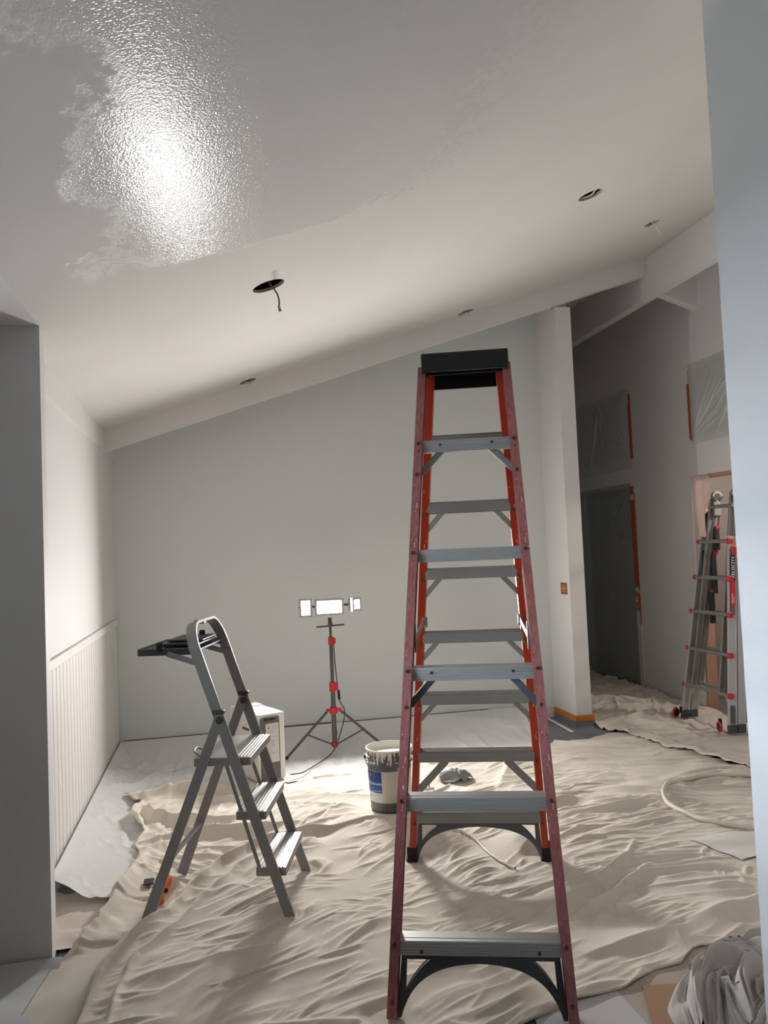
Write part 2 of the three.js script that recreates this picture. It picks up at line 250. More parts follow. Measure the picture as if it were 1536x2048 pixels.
// ------------------------------------------------------------------ height of what lies on the floor so far
const HM = { x0: -1.0, d0: 2.0, s: 0.015, nx: 380, nd: 520 }; HM.a = new Float32Array(HM.nx * HM.nd);
function under(x, d) {
  const u = clamp((x - HM.x0) / HM.s, 0, HM.nx - 1.01), v = clamp((d - HM.d0) / HM.s, 0, HM.nd - 1.01), i = Math.floor(u), j = Math.floor(v), a = u - i, b = v - j, k = j * HM.nx + i, A = HM.a;
  return (A[k] * (1 - a) + A[k + 1] * a) * (1 - b) + (A[k + HM.nx] * (1 - a) + A[k + HM.nx + 1] * a) * b;
}
function stamp(g) {
  const p = g.attributes.position, ix = g.index.array, put = (x, y, d) => { const i = Math.round((x - HM.x0) / HM.s), j = Math.round((d - HM.d0) / HM.s); if (i >= 0 && j >= 0 && i < HM.nx && j < HM.nd) { const k = j * HM.nx + i; if (y > HM.a[k]) HM.a[k] = y; } };
  for (let i = 0; i < p.count; i++) put(p.getX(i), p.getY(i), -p.getZ(i));
  for (let t = 0; t < ix.length; t += 3) { let x = 0, y = 0, d = 0; for (let k = 0; k < 3; k++) { x += p.getX(ix[t + k]); y += p.getY(ix[t + k]); d -= p.getZ(ix[t + k]); } put(x / 3, y / 3, d / 3); }
}

// ------------------------------------------------------------------ cloth: a sheet laid with too much cloth for its outline, let fall
function along(pts) {
  const L = [0]; for (let i = 1; i < pts.length; i++) L.push(L[i - 1] + Math.hypot(pts[i][0] - pts[i - 1][0], pts[i][1] - pts[i - 1][1]));
  return (t) => { const s = t * L[L.length - 1]; let i = 1; while (i < pts.length - 1 && L[i] < s) i++; const k = (s - L[i - 1]) / (L[i] - L[i - 1] || 1); return [lerp(pts[i - 1][0], pts[i][0], k), lerp(pts[i - 1][1], pts[i][1], k)]; };
}
function coons(front, back, left, right) {
  const F = along(front), B = along(back), Lf = along(left), R = along(right);
  return (u, v) => { const f = F(u), b = B(u), l = Lf(v), r = R(v), o = [0, 0]; for (let k = 0; k < 2; k++) o[k] = (1 - v) * f[k] + v * b[k] + (1 - u) * l[k] + u * r[k] - ((1 - u) * (1 - v) * F(0)[k] + u * (1 - v) * F(1)[k] + (1 - u) * v * B(0)[k] + u * v * B(1)[k]); return o; };
}
// what is laid next drapes over the edges below instead of dipping into them
function settle() {
  const { nx, nd } = HM; let a = HM.a;
  const pass = (f) => { const b = new Float32Array(a.length); for (let j = 0; j < nd; j++) for (let i = 0; i < nx; i++) { let r = 0, n = 0; for (let q = -1; q <= 1; q++) for (let p = -1; p <= 1; p++) { const v = a[clamp(j + q, 0, nd - 1) * nx + clamp(i + p, 0, nx - 1)]; r = f ? Math.max(r, v) : r + v; n++; } b[j * nx + i] = f ? r : r / n; } a = b; };
  pass(1); pass(1); pass(0); pass(0); pass(0); HM.a = a;
}
// random creases: fans of ridges that share a direction
function scatter(seed, n, area, angle, size) {
  const R = rngOf(seed), out = [];
  for (let c = 0; c < n; c++) {
    const x = lerp(area[0], area[1], R()), d = lerp(area[2], area[3], R()), a0 = angle(x, d) + (R() - 0.5) * 0.7, m = 2 + Math.floor(R() * 5), gap = (0.035 + 0.05 * R()) * size(x, d), fan = (R() - 0.5) * 0.16, curve = (R() - 0.5) * 0.9;
    for (let k = 0; k < m; k++) {
      const off = (k - m / 2) * gap * (0.8 + 0.4 * R()), a = a0 + fan * (k - m / 2) + (R() - 0.5) * 0.12, L = (0.18 + 0.5 * R() * R() + 0.12 * R()) * size(x, d), px = x - Math.sin(a0) * off + (R() - 0.5) * 0.12, pd = d + Math.cos(a0) * off + (R() - 0.5) * 0.06, pts = [];
      for (let i = 0; i <= 6; i++) { const t = i / 6 - 0.5, b = a + curve * t; pts.push([px + L * t * Math.cos(b), pd + L * t * Math.sin(b)]); }
      out.push([pts, (0.008 + 0.022 * R() * R()) * size(x, d), (0.008 + 0.018 * R()) * Math.sqrt(size(x, d)), R() < 0.5 ? 1 : 1.9]);
    }
  }
  return out;
}
function simCloth({ map, nu, nv, seed, ridges = [], rucks = [], roll = 0.006, base = 0.004, press = [], dome, over = 1 }) {
  const n = nu * nv, P = new Float32Array(n * 3), X = new Float32Array(n), D = new Float32Array(n), S = new Float32Array(n), Y = new Float32Array(n);
  for (let j = 0; j < nv; j++) for (let i = 0; i < nu; i++) { const k = j * nu + i, [x, d] = map(i / (nu - 1), j / (nv - 1)); X[k] = x; D[k] = d; Y[k] = under(x, d) * over + base; }
  const lx = new Float32Array(n), ld = new Float32Array(n), all = [...ridges.map((r) => [...r, 0]), ...rucks.map(([p, H, w, q = 1.5]) => [p, H, w, q, 1])];
  for (const [pts, H, w, side, big] of all) {
    const L = [0]; let x0 = 9, x1 = -9, d0 = 99, d1 = -9; pts.forEach(([x, d], i) => { if (i) L.push(L[i - 1] + Math.hypot(x - pts[i - 1][0], d - pts[i - 1][1])); x0 = Math.min(x0, x); x1 = Math.max(x1, x); d0 = Math.min(d0, d); d1 = Math.max(d1, d); });
    const reach = w * side * 3.4, T = L[L.length - 1];
    for (let k = 0; k < n; k++) {
      const x = X[k], d = D[k]; if (x < x0 - reach || x > x1 + reach || d < d0 - reach || d > d1 + reach) continue;
      let q = 1e9, sg = 1, s = 0, nx = 0, nd = 0;
      for (let i = 1; i < pts.length; i++) { const ax = pts[i - 1][0], ad = pts[i - 1][1], ex = pts[i][0] - ax, ed = pts[i][1] - ad, l2 = ex * ex + ed * ed, t = clamp(((x - ax) * ex + (d - ad) * ed) / l2), px = x - ax - ex * t, pd = d - ad - ed * t, r = Math.hypot(px, pd); if (r < q) { q = r; sg = ex * pd - ed * px > 0 ? 1 : -1; s = L[i - 1] + t * Math.sqrt(l2); nx = -ed / Math.sqrt(l2); nd = ex / Math.sqrt(l2); } }
      const wob = big ? 0.02 * (fbm(x * 9, d * 9, seed + 3, 2) - 0.5) : 0, ww = (sg > 0 ? w : w * side); q = Math.max(0, q + sg * wob);
      q = Math.sqrt(q * q + 9e-6) - 0.003; const f = Math.exp(-Math.pow(q / ww, 1.18)) * Math.pow(Math.max(0, Math.sin(Math.PI * clamp(s / T, 0.001, 0.999))), big ? 0.4 : 0.75), h = H * f * (big ? 0.75 + 0.5 * fbm(s * 6, seed, seed, 2) : 1);
      S[k] += h * h * h; if (big) { lx[k] += nx * h * 0.12; ld[k] += nd * h * 0.12; }
    }
  }
  for (let j = 0; j < nv; j++) for (let i = 0; i < nu; i++) {
    const k = j * nu + i, x = X[k], d = D[k]; let h = Math.cbrt(S[k]) + roll * (fbm(x * 2.6, d * 2.6, seed, 3) + 0.35 * fbm(x * 11, d * 11, seed + 5, 2)) + (dome ? dome(x, d) : 0), flat = 1;
    for (const [px, pd, r] of press) { const q = Math.hypot(x - px, d - pd); if (q < r * 2) flat = Math.min(flat, smooth(r, r * 2, q)); }
    P[3 * k] = x + lx[k] * flat; P[3 * k + 1] = Y[k] + h * flat; P[3 * k + 2] = d + ld[k] * flat;
  }
  return { P, nu, nv };
}
function clothGeo({ P, nu, nv }, fine = 2, hem = 0.007) {
  const N = (nu - 1) * fine + 1, R = (nv - 1) * fine + 1, pos = new Float32Array(N * R * 3), uv = new Float32Array(N * R * 2), cr = (a, b, c, d, t) => b + 0.5 * t * (c - a + t * (2 * a - 5 * b + 4 * c - d + t * (3 * (b - c) + d - a)));
  const at = (i, j, k) => P[3 * (clamp(j, 0, nv - 1) * nu + clamp(i, 0, nu - 1)) + k];
  for (let r = 0; r < R; r++) for (let q = 0; q < N; q++) {
    const i = Math.min(nu - 2, (q / fine) | 0), j = Math.min(nv - 2, (r / fine) | 0), s = q / fine - i, t = r / fine - j, o = 3 * (r * N + q), v = [0, 0, 0];
    for (let k = 0; k < 3; k++) v[k] = cr(...[-1, 0, 1, 2].map((m) => cr(at(i - 1, j + m, k), at(i, j + m, k), at(i + 1, j + m, k), at(i + 2, j + m, k), s)), t);
    pos[o] = v[0]; pos[o + 1] = Math.max(0.002, v[1]); pos[o + 2] = -v[2];
    uv[2 * (r * N + q)] = (q / N) * 1.1 * (N / 300); uv[2 * (r * N + q) + 1] = (r / R) * 1.1 * (R / 300);
  }
  const idx = []; for (let r = 0; r < R - 1; r++) for (let q = 0; q < N - 1; q++) { const a = r * N + q; idx.push(a, a + 1, a + N, a + 1, a + N + 1, a + N); }
  // a hem turned down round the outline gives the sheet an edge
  const ring = []; for (let q = 0; q < N; q++) ring.push(q); for (let r = 1; r < R; r++) ring.push(r * N + N - 1); for (let q = N - 2; q >= 0; q--) ring.push((R - 1) * N + q); for (let r = R - 2; r > 0; r--) ring.push(r * N);
  const m = ring.length, all = new Float32Array(pos.length + m * 3), allUv = new Float32Array(uv.length + m * 2); all.set(pos); allUv.set(uv);
  for (let k = 0; k < m; k++) { const s = ring[k], e = N * R + k; all[3 * e] = pos[3 * s]; all[3 * e + 1] = Math.max(0.001, pos[3 * s + 1] - hem); all[3 * e + 2] = pos[3 * s + 2]; allUv[2 * e] = uv[2 * s]; allUv[2 * e + 1] = uv[2 * s + 1] + 0.01; }
  for (let k = 0; k < m; k++) { const a = ring[k], b = ring[(k + 1) % m], c = N * R + k, e = N * R + (k + 1) % m; idx.push(a, c, b, b, c, e); }
  const g = new THREE.BufferGeometry(); g.setAttribute('position', new THREE.BufferAttribute(all, 3)); g.setAttribute('uv', new THREE.BufferAttribute(allUv, 2)); g.setIndex(idx); g.computeVertexNormals(); return g;
}
// ------------------------------------------------------------------ plastic sheets taped along the walls, masking paper, drop cloths
function sheetGeo(nu, nv, f) {   // f(u, v) -> [x, y, d]
  const pos = [], uv = [], idx = [];
  for (let j = 0; j <= nv; j++) for (let i = 0; i <= nu; i++) { const [x, y, d] = f(i / nu, j / nv); pos.push(x, y, -d); uv.push(i / nu, j / nv); }
  for (let j = 0; j < nv; j++) for (let i = 0; i < nu; i++) { const a = j * (nu + 1) + i; idx.push(a, a + 1, a + nu + 1, a + 1, a + nu + 2, a + nu + 1); }
  const g = new THREE.BufferGeometry(); g.setAttribute('position', new THREE.Float32BufferAttribute(pos, 3)); g.setAttribute('uv', new THREE.Float32BufferAttribute(uv, 2)); g.setIndex(idx); g.computeVertexNormals(); return g;
}
const fold = (x, s, seed, k = 2) => Math.max(0, 1 - Math.abs(2 * fbm(x, s, seed, 3) - 1) * 3.2) ** k;
{
  const g = sheetGeo(50, 190, (u, v) => {
    const d = lerp(4.10, 6.97, v) - 0.12 * (1 - v) ** 6 * u, t = u, x = lerp(-0.815, -0.36, Math.pow(t, 1.15)), drape = 0.125 * Math.pow(1 - t, 3.2) + 0.03 * smooth(0.06, 0, v) * (0.4 + 0.6 * Math.sin(u * 7) ** 2);
    return [x, 0.005 + drape + (0.012 * fold(u * 2 + d * 1.3, d * 3.2, 11) + 0.02 * fold(u * 1.2 - d * 0.5, d * 0.9, 14)) * smooth(0, 0.2, u), d];
  });
  stamp(g); tag(mesh('plastic_sheet', g, M.film), 'white plastic sheet on the floor along the left wall under the beadboard', 'plastic sheet');
  const g2 = sheetGeo(230, 46, (u, v) => {
    const xt = lerp(-0.80, 2.72, u), xb = lerp(-0.78, 2.50, u), x = lerp(xt, xb, v), d = lerp(6.975, 5.62 + 0.25 * u, v), sd = 6.975 - d;
    const drape = 0.118 * Math.pow(Math.max(0, 1 - sd / 0.62), 1.9);
    return [x, 0.006 + drape + 0.012 * fold(x * 2.2, sd * 1.1 + x * 0.4, 31) * smooth(0, 0.25, v) + 0.009 * fold(x * 5, sd * 0.8, 35) * smooth(0, 0.2, v) + 0.035 * smooth(0.985, 1, u) * (1 - v), d];
  });
  stamp(g2); tag(mesh('plastic_sheet', g2, M.film), 'wide plastic sheet draped from the back wall baseboard under the work light', 'plastic sheet');
  const g3 = sheetGeo(40, 30, (u, v) => { const x = lerp(-0.815, -0.3, u) , d = lerp(3.60, 4.2, v); return [x, 0.004 + 0.012 * fold(x * 3 + 2, d * 4, 51) + 0.006 * fbm(x * 8, d * 8, 53, 3) + 0.02 * smooth(0.1, 0, u), d]; });
  stamp(g3); tag(mesh('masking_paper', g3, M.paper), 'pale brown masking paper on the floor at the end of the entry wall', 'paper');
  const g4 = sheetGeo(60, 50, (u, v) => { const x = lerp(-1.9, -0.66, u), d = lerp(2.3, 3.51, v); return [x, 0.004 + 0.014 * fold(x * 2 + d, d * 2.2, 61) + 0.006 * fbm(x * 5, d * 5, 63, 3) + 0.02 * smooth(0.06, 0, 1 - v), d]; });
  tag(mesh('plastic_sheet', g4, std('grey_film', 0xcccccb, 0.4)), 'grey floor film at the foot of the dark entry wall on the left', 'plastic sheet');
}
const ladderFeet = [[0.54, 2.757], [1.125, 2.57], [0.979, 4.088], [1.587, 3.915]], stoolFeet = [[0.269, 3.626], [0.412, 4.092], [-0.357, 3.795], [-0.224, 4.263]];
const press = [...ladderFeet.map(([x, d]) => [x, d, 0.06]), ...stoolFeet.map(([x, d]) => [x, d, 0.04]), [1.03, 4.94, 0.15], [0.256, 5.978, 0.27]];
// back cloth
{
  const map = coons(
    [[-0.85, 2.2], [-0.35, 2.6], [0.0, 3.5], [0.5, 4.2], [1.5, 4.4], [2.6, 4.45], [3.55, 4.45]],
    [[-0.655, 5.73], [-0.49, 5.78], [-0.2, 5.74], [0.05, 5.83], [0.46, 5.69], [0.92, 5.84], [1.31, 5.90], [2.4, 6.03], [2.98, 6.08], [3.36, 6.25]],
    [[-0.85, 2.2], [-0.74, 3.1], [-0.69, 3.49], [-0.55, 3.75], [-0.51, 4.19], [-0.45, 4.55], [-0.50, 4.75], [-0.46, 4.9], [-0.57, 5.18], [-0.52, 5.4], [-0.655, 5.73]],
    [[3.55, 4.45], [3.5, 5.2], [3.42, 5.8], [3.36, 6.25]]);
  const ridges = scatter(102, 40, [-0.6, 0.5, 4.3, 5.7], (x, d) => 0.15 + 0.9 * Math.sin(d * 4 + x * 2), () => 1.7).concat(scatter(101, 170, [-0.6, 3.4, 4.5, 6.0], (x, d) => (x < 0.6 ? 0.35 - 0.5 * smooth(0.2, 0.9, x) : 0.18 + 0.6 * Math.sin(x * 1.9 + d)), (x) => 0.9 + 0.5 * smooth(1.4, 2.2, x)));
  const s = simCloth({ map, nu: 560, nv: 360, seed: 5, press, base: 0.005, ridges,
    rucks: [[[[-0.62, 5.62], [-0.3, 5.66], [0.1, 5.60], [0.35, 5.50]], 0.085, 0.035, 1], [[[-0.55, 5.45], [-0.42, 5.1], [-0.1, 4.95], [0.2, 4.98]], 0.075, 0.03, 1], [[[-0.48, 4.75], [-0.2, 4.78], [0.2, 4.72], [0.5, 4.8]], 0.07, 0.03, 1], [[[-0.62, 3.55], [-0.5, 3.95], [-0.44, 4.4], [-0.40, 4.65]], 0.065, 0.035, 1], [[[-0.60, 5.64], [-0.53, 5.4], [-0.56, 5.2], [-0.47, 4.95], [-0.49, 4.75]], 0.06, 0.03, 1], [[[-0.35, 5.45], [0.0, 5.38], [0.3, 5.22]], 0.05, 0.03, 1],
      [[[0.35, 5.55], [0.7, 5.25], [1.1, 5.12]], 0.03, 0.035], [[[0.3, 5.25], [0.7, 5.02], [0.95, 5.0]], 0.035, 0.035], [[[1.2, 5.2], [1.6, 5.5], [1.9, 5.45]], 0.03, 0.04], [[[1.75, 5.0], [2.1, 5.6], [2.35, 5.75]], 0.04, 0.045], [[[2.0, 5.3], [2.6, 5.5], [3.2, 5.4]], 0.028, 0.05]] });
  const g = clothGeo(s, 1); stamp(g);
  tag(mesh('drop_cloth', g, M.canvas), 'crumpled beige canvas drop cloth under the paint bucket, its left edge bunched on the plastic', 'drop cloth', 'canvas drop cloths on the floor');
}
settle();
// front cloth
{
  const map = coons(
    [[-0.66, 2.2], [0.5, 2.45], [0.92, 2.58], [1.17, 2.67], [1.4, 2.70], [1.56, 2.78], [1.68, 2.79], [1.79, 2.88], [2.08, 2.87], [3.3, 2.95]],
    [[0.175, 4.5], [0.6, 4.6], [0.95, 4.72], [1.2, 4.85], [2.0, 4.98], [2.8, 4.95], [3.6, 4.9]],
    [[-0.66, 2.2], [-0.52, 2.9], [-0.50, 3.14], [-0.508, 3.4], [-0.457, 3.55], [-0.31, 3.74], [-0.228, 3.98], [-0.08, 4.29], [0.175, 4.5]],
    [[3.3, 2.95], [3.5, 4.0], [3.6, 4.9]]);
  const ridges = scatter(303, 250, [-0.6, 3.4, 2.4, 4.9], (x, d) => 0.32 + 0.3 * Math.sin(x * 1.3 + 0.7) - 0.25 * smooth(1.4, 2.2, x), (x) => 0.85 + 0.35 * smooth(1.4, 2.2, x)).concat(scatter(304, 160, [-0.6, 3.4, 2.4, 4.9], (x, d) => 0.5 + 0.8 * Math.sin(x * 2.3 + d), () => 0.5));
  const s = simCloth({ map, nu: 640, nv: 420, seed: 9, press, base: 0.006, ridges,
    rucks: [[[[-0.56, 2.7], [-0.50, 3.1], [-0.47, 3.4], [-0.40, 3.58], [-0.26, 3.76], [-0.17, 3.98], [-0.02, 4.26], [0.2, 4.46], [0.6, 4.56], [1.15, 4.78]], 0.045, 0.022, 1], [[[-0.42, 2.9], [-0.40, 3.2], [-0.36, 3.42], [-0.22, 3.64], [-0.1, 3.9], [0.06, 4.2], [0.24, 4.38]], 0.035, 0.02, 1],
      [[[1.35, 3.3], [1.7, 3.5], [2.0, 3.75], [2.15, 3.95]], 0.05, 0.022, 1], [[[1.42, 3.22], [1.78, 3.42], [2.08, 3.66]], 0.04, 0.02, 1], [[[-0.45, 3.2], [-0.1, 3.3], [0.2, 3.38]], 0.03, 0.03], [[[1.95, 4.1], [2.5, 4.25], [2.8, 4.1], [2.9, 3.9]], 0.03, 0.04],
      [[[1.5, 4.25], [1.58, 4.0], [1.62, 3.85]], 0.055, 0.045], [[[1.78, 3.05], [1.6, 2.98], [1.35, 2.93]], 0.032, 0.035], [[[1.86, 3.05], [2.2, 3.1], [2.8, 3.1]], 0.06, 0.06], [[[0.3, 2.95], [0.8, 3.0], [1.3, 3.15], [1.7, 3.25]], 0.02, 0.03], [[[-0.3, 2.75], [0.1, 2.8], [0.6, 2.72]], 0.022, 0.03],
      [[[2.3, 4.7], [2.7, 4.55], [3.2, 4.5]], 0.03, 0.045], [[[1.6, 4.75], [1.85, 4.6], [2.3, 4.55]], 0.035, 0.04]] });
  const g = clothGeo(s, 1); stamp(g);
  tag(mesh('drop_cloth', g, M.canvas), 'large wrinkled canvas drop cloth in the foreground under the tall orange ladder', 'drop cloth', 'canvas drop cloths on the floor');
}
// entry cloth by the far doors
{
  const map = coons([[3.45, 4.0], [4.42, 4.0]], [[3.26, 9.3], [4.42, 9.3]], [[3.5, 4.0], [3.53, 4.9], [3.4, 5.25], [3.31, 5.5], [3.27, 6.0], [3.2, 6.4], [3.27, 6.7], [3.27, 7.5], [3.26, 9.3]], [[4.42, 4.0], [4.42, 9.3]]);
  const ridges = [...scatter(505, 45, [3.3, 4.4, 4.2, 6.6], () => 0.2, () => 1), ...scatter(506, 90, [3.25, 4.4, 6.2, 8.6], (x, d) => 1.0 + 0.9 * Math.sin(x * 3 + d * 2), (x, d) => 1.3 + 1.7 * smooth(6.4, 7.0, d))];
  const s = simCloth({ map, nu: 120, nv: 430, seed: 15, base: 0.006, ridges, press: [[4.05, 6.43, 0.07], [4.05, 5.77, 0.07], [4.12, 6.43, 0.06], [4.12, 5.77, 0.06]],
    rucks: [[[[3.35, 6.6], [3.6, 6.3], [3.72, 6.0], [3.75, 5.75]], 0.06, 0.04], [[[3.45, 6.8], [3.7, 6.55], [3.85, 6.1]], 0.05, 0.04], [[[3.45, 7.4], [3.8, 7.2], [4.25, 7.0]], 0.09, 0.06], [[[3.5, 7.0], [3.8, 6.85], [4.1, 6.9]], 0.08, 0.05], [[[3.4, 7.9], [3.8, 7.8], [4.3, 7.6]], 0.09, 0.07], [[[3.33, 5.6], [3.44, 5.25], [3.56, 4.9]], 0.02, 0.03]] });
  const g = clothGeo(s, 1); stamp(g);
  tag(mesh('drop_cloth', g, M.canvas), 'pale drop cloth heaped up by the masked doors behind the pier', 'drop cloth', 'canvas drop cloths on the floor');
}
// bunched grey cloth in the corner of the picture
{
  const swath = (pts, W, H, seed) => {   // one gathered length of the cloth: an arch of folds along a curve
    const c = new THREE.CatmullRomCurve3(pts.map(([x, d, y]) => new THREE.Vector3(x, y, d)));
    return sheetGeo(70, 60, (u, v) => {
      const q = c.getPoint(u), g = c.getTangent(u), n = Math.hypot(g.x, g.z) || 1, s = v * 2 - 1, k = Math.pow(Math.sin(Math.PI * clamp(0.08 + 0.86 * u)), 0.5);
      const w = W * k * (1 + 0.25 * Math.sin(u * 7 + seed) + 0.16 * Math.sin(s * 5 + u * 9 + seed)), rip = 0.75 * fold(s * 1.9 + seed + 0.4 * u, u * 0.7 + seed, Math.floor(seed * 10), 1) + 0.35 * fold(s * 3.4 + 3, u * 1.3 + seed, Math.floor(seed * 10) + 4, 1);
      return [q.x - (g.z / n) * s * w, Math.max(0.012 + 0.004 * Math.sin(v * 31), (q.y + H) * 0.66 * k * (1 - Math.pow(Math.abs(s), 1.35)) + 0.085 * rip * k * (1 - s ** 4) + 0.012 * Math.abs(Math.sin(u * 13 + s * 3 + seed)) * k), q.z + (g.x / n) * s * w];
    });
  };
  const heap = mergeGeometries([
    swath([[1.50, 2.36, 0.0], [1.60, 2.52, 0.05], [1.76, 2.58, 0.05], [1.92, 2.52, 0.02]], 0.11, 0.09, 1.3), swath([[1.62, 2.26, 0.02], [1.68, 2.42, 0.07], [1.82, 2.50, 0.06], [2.0, 2.60, 0.02]], 0.10, 0.10, 2.1),
    swath([[1.66, 2.70, 0.0], [1.78, 2.64, 0.06], [1.92, 2.66, 0.06], [2.08, 2.60, 0.02]], 0.095, 0.085, 3.7), swath([[1.86, 2.30, 0.02], [1.86, 2.45, 0.08], [1.90, 2.60, 0.07], [1.86, 2.74, 0.0]], 0.085, 0.09, 4.4),
    swath([[1.56, 2.22, 0.0], [1.72, 2.32, 0.05], [1.9, 2.36, 0.06], [2.08, 2.44, 0.02]], 0.10, 0.07, 5.2), swath([[1.60, 2.58, 0.0], [1.66, 2.50, 0.04], [1.66, 2.38, 0.05], [1.60, 2.26, 0.0]], 0.06, 0.075, 6.6)]);
  tag(mesh('cloth_heap', heap, std('grey_cloth', 0xc6c3be, 0.95, { bumpMap: rep(weaveTex, 8), bumpScale: 0.0003, side: THREE.DoubleSide })), 'bunched pale grey cloth lying on the cardboard at the bottom right', 'cloth');
  const bp = sheetGeo(30, 16, (u, v) => { const x = lerp(1.28, 2.6, u), d = lerp(2.2, 2.98, v); return [x, 0.0035 + 0.004 * fbm(x * 5, d * 5, 19, 3), d]; });
  tag(mesh('masking_paper', bp, std('brown_grey_paper', 0xb5a89c, 0.85)), 'brown-grey floor paper under the cardboard and the cloth heap', 'paper');
  const cb = sheetGeo(20, 12, (u, v) => { const p = [[1.32, 2.35], [1.75, 2.35], [1.70, 2.64], [1.46, 2.69]], x = lerp(lerp(p[0][0], p[1][0], u), lerp(p[3][0], p[2][0], u), v), d = lerp(lerp(p[0][1], p[1][1], u), lerp(p[3][1], p[2][1], u), v); return [x, 0.011 + 0.004 * noise(x * 3, d * 3, 3), d]; });
  tag(mesh('cardboard', cb, std('brown_cardboard', 0xa58468, 0.9)), 'flat brown cardboard sheet beside the grey cloth heap', 'cardboard');
  const wp = sheetGeo(16, 12, (u, v) => { const p = [[0.95, 2.2], [1.36, 2.2], [1.36, 2.72], [1.02, 2.66]], x = lerp(lerp(p[0][0], p[1][0], u), lerp(p[3][0], p[2][0], u), v), d = lerp(lerp(p[0][1], p[1][1], u), lerp(p[3][1], p[2][1], u), v); return [x, 0.004 + 0.003 * noise(x * 4, d * 4, 13), d]; });
  tag(mesh('masking_paper', wp, std('pale_paper', 0xc4c4c6, 0.8)), 'pale paper on the floor by the front right foot of the orange ladder', 'paper');
  const pp = sheetGeo(14, 8, (u, v) => { const x = lerp(2.50, 3.0, u) - 0.1 * v, d = lerp(3.55, 3.86, v); return [x, under(x, d) + 0.006 + 0.004 * Math.sin(u * 5), d]; });
  tag(mesh('paper_sheet', pp, std('white_paper', 0xd9d6d0, 0.85)), 'white paper sheet lying on the canvas at the right edge', 'paper');
}

// ------------------------------------------------------------------ tall fibreglass stepladder
const dripTex = dataTex(256, 1024, (u, v) => { const s = Math.floor(u * 64), on = noise(s * 7.1, v * 34, 91) > 0.86 && hash2(s, Math.floor(v * 17), 92) > 0.82; return on ? [0.93, 0.90, 0.86] : [0.66 + 0.05 * (noise(u * 90, v * 9, 93) - 0.5), 0.19, 0.07]; }, true);
M.fiber.map = rep(dripTex, 6, 1); M.fiber.color.set(0xffffff);
